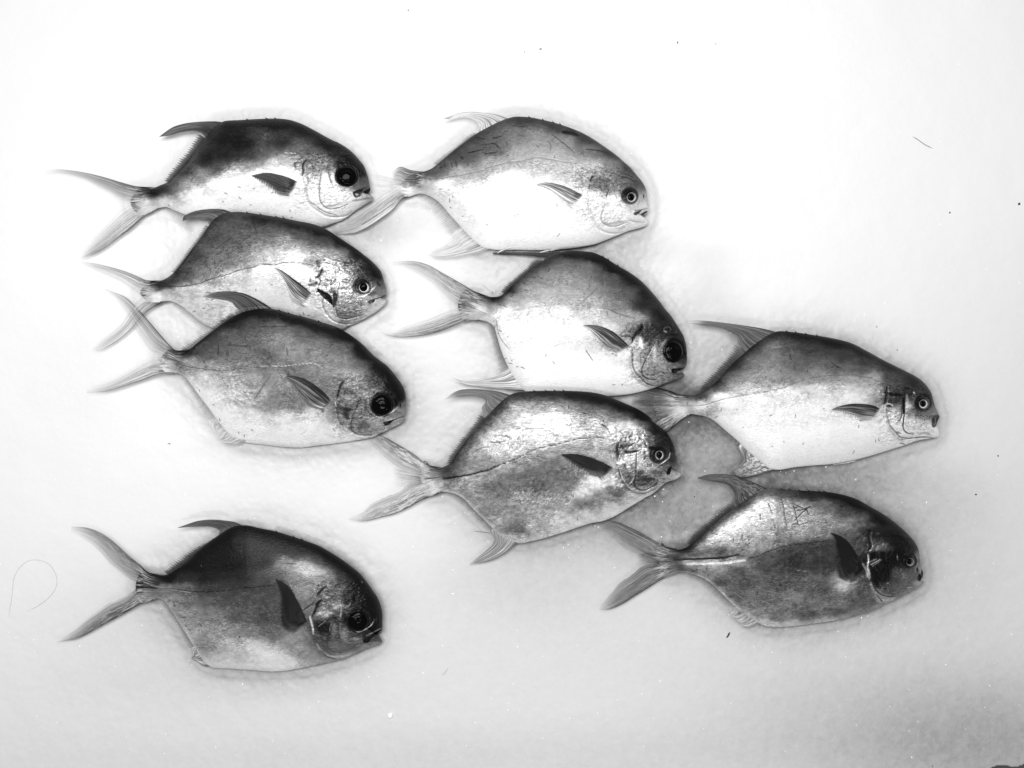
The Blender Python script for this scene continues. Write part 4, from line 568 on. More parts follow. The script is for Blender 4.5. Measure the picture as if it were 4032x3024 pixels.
def build_fish(F, idx):
    global ZM, OCC
    ox, oy = F['o']; hx, hy = F['h']
    B = lambda p: [(ox + a / 1.58, oy + b / 1.58) for a, b in p]
    H = lambda p: [(hx + a / 4.88, hy + b / 4.88) for a, b in p]
    up, hd, lo = B(F['up']), H(F['hd']), B(F['lo'])
    N = 760
    end = ((up[0][0] + lo[-1][0]) / 2 - 26, (up[0][1] + lo[-1][1]) / 2)
    poly = catmull(up + hd + lo + [end], N, True)
    ulast = up[-1][0]
    # mid line
    xmin = poly[:, 0].min(); xmax = poly[:, 0].max()
    ua = np.array(up + hd[:8]); la = np.array(lo[::-1])
    la2 = np.vstack([la, np.array(hd[-5:])[::-1]])
    iu = np.argsort(ua[:, 0]); il = np.argsort(la2[:, 0])
    xs = np.linspace(xmin, xmax, 200)
    yu = np.interp(xs, ua[iu, 0], ua[iu, 1]); yl = np.interp(xs, la2[il, 0], la2[il, 1])
    ym = (yu + yl) / 2
    ym = np.convolve(np.pad(ym, 12, mode='edge'), np.ones(25) / 25, 'valid')
    depth = np.convolve(np.pad(yl - yu, 4, mode='edge'), np.ones(9) / 9, 'valid')
    x0 = xmin + 14; x1 = xmax - 150
    mx = np.clip(poly[:, 0], x0, x1); my = np.interp(mx, xs, ym)
    L = xmax - xmin
    def Hof(x):
        s = (x - xmin) / L
        return np.interp(s, [0, .06, .14, .28, .45, .62, .76, .88, 1.0], [.0010, .0050, .0085, .0165, .0240, .0262, .0250, .0215, .0175])
    R = 112
    rr = np.sin(np.linspace(0, 1, R) * math.pi / 2) ** .9
    U = mx[:, None] + (poly[:, 0] - mx)[:, None] * rr[None, :]
    V = my[:, None] + (poly[:, 1] - my)[:, None] * rr[None, :]
    RR = np.broadcast_to(rr[None, :], U.shape)
    yc = my.mean()
    tb = .35 + .65 * sstep(0, .16, (U - xmin) / L)
    zmid = F['lift'] * tb + F['tilt'] * (yc - V) / PXM
    Hh = Hof(np.broadcast_to(mx[:, None], U.shape))
    prof = np.clip(1 - RR ** 2.1, 0, 1) ** .72
    # belly side is fuller than the back
    z = zmid + Hh * prof
    sd = F['key'].encode()[0] * 31
    # ---------------- pigment; tones also carry painted sheen and shade
    hu = (U - hx) * 4.88; hv = (V - hy) * 4.88
    bu = (U - ox) * 1.58; bv = (V - oy) * 1.58
    wu = bu + 11 * (fbm(bu / 30, bv / 30, sd + 1) - .5) * 2; wv = bv + 11 * (fbm(bu / 30, bv / 30, sd + 2) - .5) * 2
    num = np.zeros_like(U); den = np.zeros_like(U)
    for cx, cy, cv in F['ct']:
        d2 = ((wu - cx) * .62) ** 2 + (wv - cy) ** 2
        w = 1 / (d2 + 800) ** 1.9
        num += w * cv; den += w
    val = num / den
    low = sstep(.25, 1, RR) * sstep(-20, 60, V - my[:, None])
    val = np.clip(val * F.get('gain', 1.0) * (1 + .16 * low), 0, 1.02)
    mott = F['mott']
    mid = np.clip(val * (1.12 - val) * 3.4, 0, 1)
    n1 = fbm(bu / 30, bv / 17, sd + 3, 4); n2 = fbm(bu / 9, bv / 7, sd + 4, 3)
    n1 = np.round(n1 * 14) / 14 * .6 + n1 * .4
    val = val * (1 + mott * mid * 1.1 * (n1 - .5) + mott * mid * .8 * (n2 - .5))
    # horizontal rows of scales
    row = np.sin((bv / 7.2 + 2.2 * fbm(bu / 60, bv / 60, sd + 6) + .8 * vnoise(bu / 9, bv / 9, sd + 8)) * 2 * math.pi)
    patch = sstep(.42, .62, fbm(bu / 110, bv / 80, sd + 7, 3))
    body = sstep(0, 60, (hx - 20 + 60) - U)
    val = val * (1 + .10 * mott / .3 * row * patch * mid * body)
    # bruises and nicks scattered on the flank
    rs = np.random.RandomState(sd)
    for _ in range(46):
        k = rs.randint(0, N); t = rs.uniform(.2, .9)
        px = mx[k] + (poly[k, 0] - mx[k]) * t; py = my[k] + (poly[k, 1] - my[k]) * t
        if px > hx + 60: continue
        an = rs.uniform(0, math.pi); ln = rs.uniform(3, 14)
        ptsn = [(px, py), (px + ln * math.cos(an), py + ln * math.sin(an))]
        box = (np.abs(U - px) < 30) & (np.abs(V - py) < 30)
        d, _t = seg_dist(U[box], V[box], ptsn)
        v0 = np.interp(0, [0], [0])
        m = .45 * np.exp(-(d / 1.6) ** 2)
        val[box] = val[box] * (1 - m)
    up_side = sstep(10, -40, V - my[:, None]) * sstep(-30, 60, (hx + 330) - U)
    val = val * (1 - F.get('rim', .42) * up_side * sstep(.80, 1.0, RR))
    me_ = sstep(xmin + 50, xmin + 12, U)
    tv = F['tail'][0][2]['v'][0] * .55 + F['tail'][1][2]['v'][0] * .45
    flk = fbm(U / 22, V / 3.2, sd + 45, 3)
    val = val * (1 - .6 * me_) + np.clip(tv * (.8 + 2.6 * (flk - .5)) + .6 * sstep(.55, .61, flk), .05, 1) * .6 * me_
    def stroke(pts, wpx, dz, v, al, taper=True):
        nonlocal z, val
        c = catmull(pts, max(8, 6 * len(pts)))
        x0_, x1_ = c[:, 0].min() - 3 * wpx, c[:, 0].max() + 3 * wpx
        y0_, y1_ = c[:, 1].min() - 3 * wpx, c[:, 1].max() + 3 * wpx
        box = (U > x0_) & (U < x1_) & (V > y0_) & (V < y1_)
        if not box.any(): return
        d, t = seg_dist(U[box], V[box], c)
        tp = np.clip(np.minimum(t, 1 - t) * 6, .25, 1) if taper else 1
        ww = wpx * (.55 + .45 * tp) * (.75 + .5 * fbm(U[box] / 6, V[box] / 6, sd + 20))
        m = np.exp(-(d / ww) ** 2.6)
        mz = np.exp(-(d / (wpx * 1.25)) ** 2)
        z[box] -= dz * mz * (tp if taper else 1)
        k = al * m
        jit = 1 + .25 * (fbm(U[box] / 4, V[box] / 4, sd + 21) - .5)
        val[box] = val[box] * (1 - k) + v * jit * k
    # cheek and gill cover are raised plates
    for cx, cy, rx, ry, hgt in ((1000, 900, 420, 420, .0016), (640, 820, 300, 480, .0014)):
        z += hgt * np.exp(-(((hu - cx) / rx) ** 2 + ((hv - cy) / ry) ** 2) ** 1.5)
    # wrinkled skin of the cheek and nape
    wr = fbm(hu / 34, hv / 16, sd + 30, 3)
    hm = sstep(150, 380, hu) * sstep(1500, 1200, hu) * sstep(60, 260, hv) * sstep(1480, 1200, hv)
    z += hm * .00055 * (wr - .5) * 2 + hm * .0008 * (fbm(hu / 90, hv / 60, sd + 36, 2) - .5) * 2
    val = val * (1 + hm * .55 * mid * (fbm(hu / 44 + 2 * wr, hv / 20, sd + 31, 4) - .5) + hm * .35 * mid * (np.abs(fbm(hu / 60, hv / 30, sd + 33, 3) - .5) < .035) * -1)
    for cx, cy, rx, ry, v, al in F.get('patch', []):
        q = ((hu - cx) / rx) ** 2 + ((hv - cy) / ry) ** 2
        m = al * np.exp(-q ** 1.6)
        val = val * (1 - m) + v * m
    E = F['eye']; ex, ey = E['c']; erx, ery = E['r']
    if E.get('big'): erx, ery = erx * 1.08, ery * 1.06
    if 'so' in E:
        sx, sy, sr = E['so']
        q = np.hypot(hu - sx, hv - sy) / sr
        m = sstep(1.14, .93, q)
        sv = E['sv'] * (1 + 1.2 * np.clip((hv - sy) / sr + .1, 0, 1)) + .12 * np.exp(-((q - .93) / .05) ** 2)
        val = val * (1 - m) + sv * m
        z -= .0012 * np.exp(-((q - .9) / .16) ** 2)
    else:
        q = np.hypot((hu - ex) / (erx * 1.06), (hv - ey) / (ery * 1.06))
        m = sstep(1.1, .98, q); val = val * (1 - m) + .05 * m
        z -= .001 * np.exp(-((q - 1.0) / .12) ** 2)
    for pts, wd, dz, v, al in F['st']:
        stroke(H(pts), wd / 4.88 * 1.0, dz * 1.5, v, min(1, al * 1.12))
    for pts, v, al, dz in F.get('fill', []):
        pg = catmull(H(pts), 60, True)
        box = (U > pg[:, 0].min() - 3) & (U < pg[:, 0].max() + 3) & (V > pg[:, 1].min() - 3) & (V < pg[:, 1].max() + 3)
        if not box.any(): continue
        qx, qy = U[box], V[box]; ins = np.zeros(qx.shape, bool)
        for i in range(len(pg)):
            ax, ay = pg[i]; bx_, by_ = pg[(i + 1) % len(pg)]
            c_ = ((ay > qy) != (by_ > qy))
            ins ^= c_ & (qx < (bx_ - ax) * (qy - ay) / (by_ - ay + 1e-9) + ax)
        dd, _t = seg_dist(qx, qy, np.vstack([pg, pg[:1]]))
        sg = np.where(ins, dd, -dd); m = sstep(-.8, 1.4, sg)
        val[box] = val[box] * (1 - al * m) + v * (1 + .4 * (fbm(qx / 5, qy / 5, sd + 22) - .5)) * al * m
        z[box] -= dz * sstep(0, 4, sg)
    for pts, wd, dz, v, al in F.get('st2', []):
        stroke(H(pts), wd / 4.88 * .8, dz * .9, v, al)
    for cx, cy, rx, ry in F['nostril']:
        q = ((hu - cx) / rx) ** 2 + ((hv - cy) / ry) ** 2
        m = .9 * np.exp(-q ** 1.3); val = val * (1 - m) + .06 * m; z -= .0012 * np.exp(-q)
    for nm in ('lat', 'lat2', 'lat3'):
        l = F.get(nm)
        if l:
            wd = (l[3] if len(l) > 3 else 3.2) / 1.58 * .7
            pts = np.array(catmull(B(l[0]), len(l[0]) * 5))
            pts[:, 1] += 2.0 * (fbm(pts[:, 0] / 16, pts[:, 0] * 0, sd + 40) - .5) * 2
            stroke([tuple(p) for p in pts], wd, .0003 if l[1] < .6 else -.0002, l[1], l[2], False)
    for pts, wd, v in F['scr']:
        stroke(B(pts), max(wd / 1.58 * .62, 1.3), .00015, v, .72)
    pb = B(F['pbase'])
    stroke(pb, 9, -.0012, .97 if F['key'] in 'ABCEFG' else .45, .8)
    c = catmull(pb, 12)
    for i in range(1, 11):                     # scalloped roots of the side fin rays
        p = c[i]
        stroke([(p[0] - 12, p[1] - 3), (p[0] - 3, p[1])], 1.6, .0003, .3, .55)
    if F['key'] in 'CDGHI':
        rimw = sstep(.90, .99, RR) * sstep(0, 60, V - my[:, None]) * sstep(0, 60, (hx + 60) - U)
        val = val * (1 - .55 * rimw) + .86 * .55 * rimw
    val = np.clip(val, .03, 1.02)
    # snout and lips stay solid
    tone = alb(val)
    silver = F['met'] * np.clip(1.15 - np.abs(val - .62) * 1.1, 0, 1) * (.6 + .8 * fbm(bu / 60, bv / 40, sd + 50, 3)) * sstep(1.0, .86, RR)
    silver = np.clip(silver * (1 + .35 * hm) * sstep(.08, .34, val), 0, .8)
    scales = np.clip(.06 + (.35 + mott) * mid * (.35 + patch) * np.clip(RR * 0 + 1, 0, 1), 0, .8)
    # ---------------- lower half
    RB = 16
    rb = np.linspace(1, 0, RB + 1)[1:]
    Ub = mx[:, None] + (poly[:, 0] - mx)[:, None] * rb[None, :]
    Vb = my[:, None] + (poly[:, 1] - my)[:, None] * rb[None, :]
    zb = F['lift'] * (.35 + .65 * sstep(0, .16, (Ub - xmin) / L)) + F['tilt'] * (yc - Vb) / PXM - Hof(np.broadcast_to(mx[:, None], Ub.shape)) * (np.clip(1 - rb[None, :] ** 2.1, 0, 1) ** .72)
    Ua = np.hstack([U, Ub]); Va = np.hstack([V, Vb]); Za = np.hstack([z, zb])
    # plan shape is fixed at the outline height so the underside tucks straight below
    zl = np.hstack([z, np.broadcast_to(z[:, -1:], zb.shape)])
    X, Y, _ = P(Ua, Va, zl)
    verts = np.stack([X, Y, Za], -1).reshape(-1, 3)
    nv = R + RB
    ext = lambda a, c: np.hstack([a, np.full(Ub.shape, c) if np.isscalar(c) else c])
    lowtone = np.broadcast_to(tone[:, -1:], Ub.shape)
    cx_, cy_ = float(np.mean(poly[:, 0])), float(np.mean(poly[:, 1]))
    bx, by, _ = P(cx_, cy_, 0)
    loc = (float(bx), float(by), 0.0)
    root = bpy.data.objects.new('fish', None); COL.objects.link(root)
    root.location = loc; root.empty_display_size = .02
    root['label'] = LABELS[F['key']]; root['category'] = 'fish'; root['group'] = 'fish laid out on the ice'
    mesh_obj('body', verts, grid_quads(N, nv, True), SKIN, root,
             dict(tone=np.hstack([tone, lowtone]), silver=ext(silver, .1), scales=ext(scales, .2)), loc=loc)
    own = raster(U.ravel(), V.ravel(), z.ravel())
    own_f = np.where(own < -.5, 0, own)
    own_t = raster(U.ravel(), V.ravel(), val.ravel()); own_t = np.where(own < -.5, -1, own_t)
    # ---------------- fins
    def nearest(p):
        i = int(np.argmin(np.hypot(poly[:, 0] - p[0], poly[:, 1] - p[1]))); return i
    def inset(i, k=.05):
        return (poly[i, 0] + (mx[i] - poly[i, 0]) * k, poly[i, 1] + (my[i] - poly[i, 1]) * k)
    zroot = float(F['lift'])
    sheets = []
    for j, (o_, i_, kw) in enumerate(F['tail']):
        kw = dict(kw)
        oo = B(o_); ii_ = B(i_)
        if j < 2:
            k_ = nearest((oo[0][0] + 52, oo[0][1])); rt = inset(k_, .06)
            oo = [rt, inset(nearest((oo[0][0] + 30, oo[0][1])), .03)] + oo[1:]
            ii_ = [(rt[0], my[k_])] + ii_
        else:
            oo = [(oo[0][0] + 50, oo[0][1])] + oo; ii_ = [(ii_[0][0] + 50, ii_[0][1])] + ii_
        sheets.append(fin_sheet(oo, ii_, F, 140, 70, z0=max(.005, zroot * .6), z1=.0042 + (.0015 if F['key'] == 'D' else 0), seed=sd + 60 + j * 7, lift=.0006, own=own_f, rootfade=.15, fila=1, own_t=own_t, **kw))
    # bony root of the tail
    join_sheets('tail_fin', sheets, root, loc)
    tailc = np.array(B([p for o_, i_, k_ in F['tail'] for p in o_[2:]]))
    def fin_pair(name, D, zt):
        sh = []
        if 'front' in D:
            fr = B(D['front']); re = B(D['rear'])
            i = nearest(re[0]); b0 = inset(i, .04)
            f0 = inset(nearest(fr[0]), .03)
            sh.append(fin_sheet([f0] + fr[1:], [b0] + re, F, 110, 44, z0=zt, z1=max(.004, zt * .55), v=(D['v'], D['v'] * .95), e=D.get('ev', D['v'] * .45), a=D.get('la', (.95, .8)), seed=sd + 80 + len(name), rag=.15, fl=D.get('fl', 0), tipd=D.get('tipd'), split=D.get('split', 0), own=None))
        rg = B(D['ridge'])
        i0, i1 = nearest(rg[0]), nearest(rg[-1])
        if i0 > i1 and i0 - i1 > N / 2: i1 += N
        if i1 > i0 and i1 - i0 > N / 2: i0 += N
        n = 160
        ii = np.linspace(i0, i1, n)
        base = np.array([inset(int(round(k)) % N, .04) for k in ii])
        edge = catmull(rg, n)
        seed = sd + 90 + len(name)
        # rays run from base to edge; build as grid r=base->edge
        w = np.linspace(0, 1, n)[None, :]; r = np.linspace(0, 1, 14)[:, None] * (1.35 if name == 'dorsal_fin' else 1.1)
        U_ = base[None, :, 0] * (1 - r) + edge[None, :, 0] * r; V_ = base[None, :, 1] * (1 - r) + edge[None, :, 1] * r
        # rays sweep towards the tail
        U_ = U_ - 12 * r
        r2 = np.broadcast_to(r / r.max(), U_.shape); w2 = np.broadcast_to(w, U_.shape)
        zz = zt * (1 - r2) + max(.003, zt * .5) * r2
        g = sample(ZM, U_, V_); zz = np.where(g > .0045, np.maximum(zz, g + .0012), zz)
        saw = (w2 * 24) % 1.0
        cut = .58 + .42 * saw + .15 * (fbm(w2 * 30, w2 * 0, seed, 2) - .5)
        vv = D['rv'] * (.7 if name == 'dorsal_fin' else 1.05) * (1 + .5 * (fbm(w2 * 80, r2 * 1.5, seed + 1, 2) - .5)) * (1 - .25 * (1 - r2))
        cov = (min(1, D['ra'] * 1.25) if name == 'dorsal_fin' else D['ra'] * .75) * sstep(cut, cut - .16, r2) * (1 - .35 * r2)
        X_, Y_, Z_ = P(U_, V_, zz)
        sh.append((np.stack([X_, Y_, Z_], -1).reshape(-1, 3), 14, n, alb(vv).ravel(), cov.ravel()))
        join_sheets(name, sh, root, loc)
    edgez = lambda i: float(z[i, -1])
    i = nearest(B(F['dorsal']['ridge'])[0])
    fin_pair('dorsal_fin', F['dorsal'], F.get('dz', edgez(i)))
    i = nearest(B(F['anal']['ridge'])[0])
    fin_pair('anal_fin', F['anal'], max(.004, edgez(i)))
    o_, i_, kw = F['pect']
    join_sheets('pectoral_fin', [fin_sheet(B(o_), B(i_), F, 80, 44, z0=.01, z1=.01, own=own_f, lift=.0022, seed=sd + 110, rag=.3, rootfade=.1, pec=1, fila=1, **kw)], root, loc)
    for nm in ('pelvic', 'pelvic2'):
        if nm in F:
            o_, i_, v = F[nm]
            join_sheets('pelvic_fin', [fin_sheet(B(o_), B(i_), F, 30, 10, z0=.008, z1=.006, own=own_f, lift=.001, seed=sd + 120, rag=.1, v=(v, v), e=v * .8, a=(1, 1), tipd=v)], root, loc)
    # ---------------- spines along the back
    for (sx, sy) in F['spines']:
        i = nearest(B([(sx, sy)])[0])
        p = poly[i]; q = poly[(i - 5) % N]; t = (q - p) / np.linalg.norm(q - p)      # towards the tail
        nrm = np.array([t[1], -t[0]])
        if nrm[1] > 0: nrm = -nrm
        ln = 17 if F.get('longsp') else 14
        tip = p + t * ln * .9 + nrm * (5.5 if not F.get('longsp') else 8)
        b1 = p + t * -5; b2 = p + t * 8
        zc = edgez(i) + .0004
        ring = []
        for k, (a_, wdt) in enumerate(((0, 1.), (.5, .6), (1, .12))):
            c0 = (b1 * .5 + b2 * .5 - nrm * 2) * (1 - a_) + tip * a_
            for th in range(6):
                an = th / 6 * 2 * math.pi
                pp = c0 + t * math.cos(an) * 5.5 * wdt * (1 - .4 * a_) + nrm * 0
                zz = zc + math.sin(an) * .0011 * wdt
                x_, y_, z_ = P(pp[0], pp[1] , zz); ring.append((float(x_), float(y_), float(z_)))
        fs = [[k * 6 + j, k * 6 + (j + 1) % 6, (k + 1) * 6 + (j + 1) % 6, (k + 1) * 6 + j] for k in range(2) for j in range(6)] + [[0, 1, 2, 3, 4, 5], [17, 16, 15, 14, 13, 12]]
        mesh_obj('dorsal_spine', np.array(ring), fs, SKIN, root, dict(tone=np.full(18, .012), silver=np.zeros(18), scales=np.zeros(18)), loc=loc)
    # ---------------- eye
    def dome(name, cx, cy, rx, ry, h, off, fn, parent, ploc, point=0):
        na, nr_ = 64, 18
        a = np.linspace(0, 2 * math.pi, na, endpoint=False)[:, None]; r = np.sin(np.linspace(0, 1, nr_) * math.pi / 2)[None, :]
        r = np.maximum(r, .001)
        u = hx + (cx + rx * r * np.cos(a)) / 4.88; v = hy + (cy + ry * r * np.sin(a) * (1 + point * (np.sin(a) > 0) * np.abs(np.sin(a)) ** 8)) / 4.88
        zc = float(sample(own_f, hx + cx / 4.88, hy + cy / 4.88))
        zs = sample(own_f, u, v); zs = zs * .5 + zc * .5
        zz = zs + off + h * np.sqrt(np.clip(1 - (r * .985) ** 2, 0, 1)) + 0 * a
        # outer rim tucks into the skin
        zz = np.where(np.broadcast_to(r, zz.shape) > .99, zz - .002, zz)
        X, Y, Z = P(u, v, zz)
        rf = np.broadcast_to(r, u.shape); af = np.broadcast_to(a, u.shape)
        return mesh_obj(name, np.stack([X, Y, Z], -1).reshape(-1, 3), grid_quads(na, nr_, True), EYE, parent, dict(tone=alb(fn(rf, af)).ravel()), loc=ploc)
    if E.get('big'):
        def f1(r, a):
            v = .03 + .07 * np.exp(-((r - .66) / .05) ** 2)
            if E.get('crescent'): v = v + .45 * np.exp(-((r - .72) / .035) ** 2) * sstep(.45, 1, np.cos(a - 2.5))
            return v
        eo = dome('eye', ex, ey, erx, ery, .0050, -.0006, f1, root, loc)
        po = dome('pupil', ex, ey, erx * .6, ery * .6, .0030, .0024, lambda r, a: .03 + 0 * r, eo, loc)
    else:
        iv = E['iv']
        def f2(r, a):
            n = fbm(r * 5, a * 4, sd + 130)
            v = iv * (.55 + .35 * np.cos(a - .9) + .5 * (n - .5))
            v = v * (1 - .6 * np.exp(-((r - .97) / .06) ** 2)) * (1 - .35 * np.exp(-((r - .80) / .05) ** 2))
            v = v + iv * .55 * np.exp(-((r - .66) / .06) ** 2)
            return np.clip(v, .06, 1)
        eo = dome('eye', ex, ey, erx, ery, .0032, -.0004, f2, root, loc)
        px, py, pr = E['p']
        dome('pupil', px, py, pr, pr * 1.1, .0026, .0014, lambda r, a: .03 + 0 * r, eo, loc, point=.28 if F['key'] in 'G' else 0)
    ZM = np.maximum(ZM, own_f)
    OCC = np.maximum(OCC, own > 0)
    return root

FISHES = [build_fish([F for F in FISH if F['key'] == k][0], i) for i, k in enumerate('FHEGBACDI')]

# ---------------------------------------------------------------- the ice
def blur(g, k, n=3):
    for _ in range(n):
        for ax in (0, 1):
            c = np.cumsum(np.pad(g, [(k + 1, k) if a == ax else (0, 0) for a in (0, 1)], mode='edge'), axis=ax)
            sl1 = [slice(None)] * 2; sl2 = [slice(None)] * 2
            sl1[ax] = slice(2 * k + 1, None); sl2[ax] = slice(None, -(2 * k + 1))
            g = (c[tuple(sl1)] - c[tuple(sl2)]) / (2 * k + 1)
    return g
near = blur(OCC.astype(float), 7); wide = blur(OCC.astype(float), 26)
WET_SHADE_BLOBS = [(2790, 1830, 340, 270, .34), (2560, 2080, 270, 160, .25), (2900, 1420, 120, 170, .25), (2700, 1600, 160, 130, .35), (2640, 1560, 90, 60, .4), (3560, 1960, 330, 160, .14), (3180, 1880, 400, 80, .22), (2420, 940, 260, 60, .12), (1430, 880, 120, 80, .12), (1150, 1770, 420, 50, .06), (2100, 2240, 420, 200, .16), (560, 2460, 380, 260, .10), (2790, 1180, 120, 200, .16), (300, 1500, 200, 300, .03), (1720, 1500, 190, 260, .12), (2050, 1900, 400, 200, .08),
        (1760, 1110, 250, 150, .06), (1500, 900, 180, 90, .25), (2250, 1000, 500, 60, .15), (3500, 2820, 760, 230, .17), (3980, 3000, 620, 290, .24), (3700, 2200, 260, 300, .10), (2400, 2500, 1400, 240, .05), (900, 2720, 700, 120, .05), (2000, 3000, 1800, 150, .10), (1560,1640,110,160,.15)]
def wet_shade_at(u, v):  # melt tone plus shade near fish and lower right, painted into the colour
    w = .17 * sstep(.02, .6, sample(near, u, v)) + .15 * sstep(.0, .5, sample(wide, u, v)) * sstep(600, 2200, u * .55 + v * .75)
    for cx, cy, rx, ry, a in WET_SHADE_BLOBS:
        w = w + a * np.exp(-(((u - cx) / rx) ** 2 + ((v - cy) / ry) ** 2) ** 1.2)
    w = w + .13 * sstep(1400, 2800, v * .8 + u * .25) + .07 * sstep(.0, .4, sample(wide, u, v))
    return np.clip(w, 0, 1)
def ice_height(u, v):
    n = fbm(u / 260, v / 260, 901, 3) - .5
    c = fbm(u / 46, v / 40, 911, 3); c = np.round(c * 9) / 9 * .55 + c * .45
    m = fbm(u / 15, v / 14, 921, 3) - .5
    rough = .10 + .80 * sstep(0, .5, sample(wide, u, v)) + .12 * sstep(1800, 2900, v)
    return -.0015 + .0025 * n + .0036 * (c - .5) * rough + .0018 * m * rough + .0024 * sstep(.02, .25, sample(near, u, v)) - .0024 * sstep(.5, .95, sample(near, u, v))
mi, nti, bi = new_mat('crushed_ice')
wet_shade = attr_node(nti, 'wet_shade').outputs['Fac']
na_ = noise_node(nti, 75, 4, .6, (1, 1, 1), .8)
nb_ = noise_node(nti, 600, 3, .6)
vr = nti.nodes.new('ShaderNodeTexVoronoi'); vr.inputs['Scale'].default_value = 210
tcv = nti.nodes.new('ShaderNodeTexCoord'); nti.links.new(tcv.outputs['Object'], vr.inputs['Vector'])
vcol = nti.nodes.new('ShaderNodeSeparateColor'); nti.links.new(vr.outputs['Color'], vcol.inputs[0])
w1 = mth(nti, 'MULTIPLY', wet_shade, mth(nti, 'ADD', .80, mth(nti, 'MULTIPLY', na_, .40)))
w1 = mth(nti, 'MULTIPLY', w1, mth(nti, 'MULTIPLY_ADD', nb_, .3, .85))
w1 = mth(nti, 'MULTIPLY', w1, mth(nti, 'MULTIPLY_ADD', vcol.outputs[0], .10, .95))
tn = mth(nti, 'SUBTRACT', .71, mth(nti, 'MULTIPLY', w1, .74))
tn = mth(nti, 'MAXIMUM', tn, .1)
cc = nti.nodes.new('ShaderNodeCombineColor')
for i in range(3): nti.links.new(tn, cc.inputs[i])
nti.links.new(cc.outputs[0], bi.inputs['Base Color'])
bi.inputs['Roughness'].default_value = .42
bi.inputs['Specular IOR Level'].default_value = .35
bmp = nti.nodes.new('ShaderNodeBump'); bmp.inputs['Strength'].default_value = .2; bmp.inputs['Distance'].default_value = .001
hh = mth(nti, 'ADD', nb_, mth(nti, 'MULTIPLY', vcol.outputs[1], .35))
nti.links.new(hh, bmp.inputs['Height'])
nti.links.new(bmp.outputs[0], bi.inputs['Normal'])
gu = np.concatenate([np.arange(-2400, -150, 60), np.arange(-150, 4190, 5.5), np.arange(4190, 6500, 60)]); gv = np.concatenate([np.arange(-2400, -120, 60), np.arange(-120, 3400, 5.5), np.arange(3400, 3600, 40)])
GU, GV = np.meshgrid(gu, gv, indexing='ij')
gz = ice_height(GU, GV)
# broken lower edge of the ice sheet where the counter shows
edge_v = 3030 - 9 * sstep(3880, 3925, GU) - 4 * np.sin((GU - 3925) / 16) - 6 * sstep(3990, 4060, GU) + 60 * sstep(3905, 3860, GU) * 5
drop = sstep(-2, 10, GV - edge_v)
gz = gz - .05 * drop
xx = (GU - 2016) / PXM; yy = (1512 - GV) / PXM
ice = mesh_obj('ice_bed', np.stack([xx, yy, gz], -1).reshape(-1, 3), grid_quads(len(gu), len(gv)), mi, None, dict(wet_shade=wet_shade_at(GU, GV)))
ice['kind'] = 'structure'
cnt = plain('counter_steel', .10, .5)
v_ = [(-2, -1.6, -.03), (2, -1.6, -.03), (2, 1.6, -.03), (-2, 1.6, -.03), (-2, -1.6, -.06), (2, -1.6, -.06), (2, 1.6, -.06), (-2, 1.6, -.06)]
ct_ = mesh_obj('counter', v_, [[0, 1, 2, 3], [7, 6, 5, 4], [0, 4, 5, 1], [1, 5, 6, 2], [2, 6, 7, 3], [3, 7, 4, 0]], cnt, None, smooth=False)
ct_['kind'] = 'structure'

def ground(u, v):
    g = sample(ZM, u, v)
    return np.where(g > .002, g, ice_height(np.asarray(u, float), np.asarray(v, float)))
# loose granules of ice: nobody could count them
rs = np.random.RandomState(7)
gv_, gf_ = [], []
ico = [(0, 0, 1)] + [(.894 * math.cos(a), .894 * math.sin(a), .447) for a in np.arange(5) * 2 * math.pi / 5] + [(.894 * math.cos(a), .894 * math.sin(a), -.447) for a in (np.arange(5) + .5) * 2 * math.pi / 5] + [(0, 0, -1)]
icf = [(0, 1, 2), (0, 2, 3), (0, 3, 4), (0, 4, 5), (0, 5, 1), (1, 6, 2), (2, 7, 3), (3, 8, 4), (4, 9, 5), (5, 10, 1), (6, 7, 2), (7, 8, 3), (8, 9, 4), (9, 10, 5), (10, 6, 1), (11, 7, 6), (11, 8, 7), (11, 9, 8), (11, 10, 9), (11, 6, 10)]
k = 0
while k < 800:
    u = rs.uniform(-100, 4130); v = rs.uniform(-50, 2990)
    if u > 3860 and v > 2960: continue
    if sample(OCC.astype(float), u, v) > .1: continue
    if rs.rand() > .12 + 1.1 * float(sample(wide, u, v)) + .25 * (v / 3024) ** 2: continue
    s = rs.uniform(.35, 1.0) ** 1.6 * .0009
    x, y, z_ = P(u, v, float(ice_height(np.array(u), np.array(v))))
    sc = rs.uniform(.6, 1.4, 3) * s
    rz = rs.uniform(0, 6.28)
    base = len(gv_)
    for (a, b, c) in ico:
        j = rs.uniform(.75, 1.25)
        a2 = a * sc[0] * j; b2 = b * sc[1] * j
        gv_.append((float(x) + a2 * math.cos(rz) - b2 * math.sin(rz), float(y) + a2 * math.sin(rz) + b2 * math.cos(rz), float(z_) + c * sc[2] * .5 * j))
    gf_ += [[base + q for q in f] for f in icf]
    k += 1
mg, ntg, bg = new_mat('ice_granule')
ng = noise_node(ntg, 500, 2)
bg.inputs['Base Color'].default_value = (.9, .9, .9, 1)
mrg = ntg.nodes.new('ShaderNodeMapRange'); mrg.inputs['To Min'].default_value = .1; mrg.inputs['To Max'].default_value = .3
ntg.links.new(ng, mrg.inputs[0]); ntg.links.new(mrg.outputs[0], bg.inputs['Roughness'])
gr = mesh_obj('ice_granules', np.array(gv_), np.array(gf_), mg, None, smooth=False)
gr['kind'] = 'stuff'; gr['label'] = 'loose white crumbs of crushed ice scattered over the ice bed'; gr['category'] = 'ice'

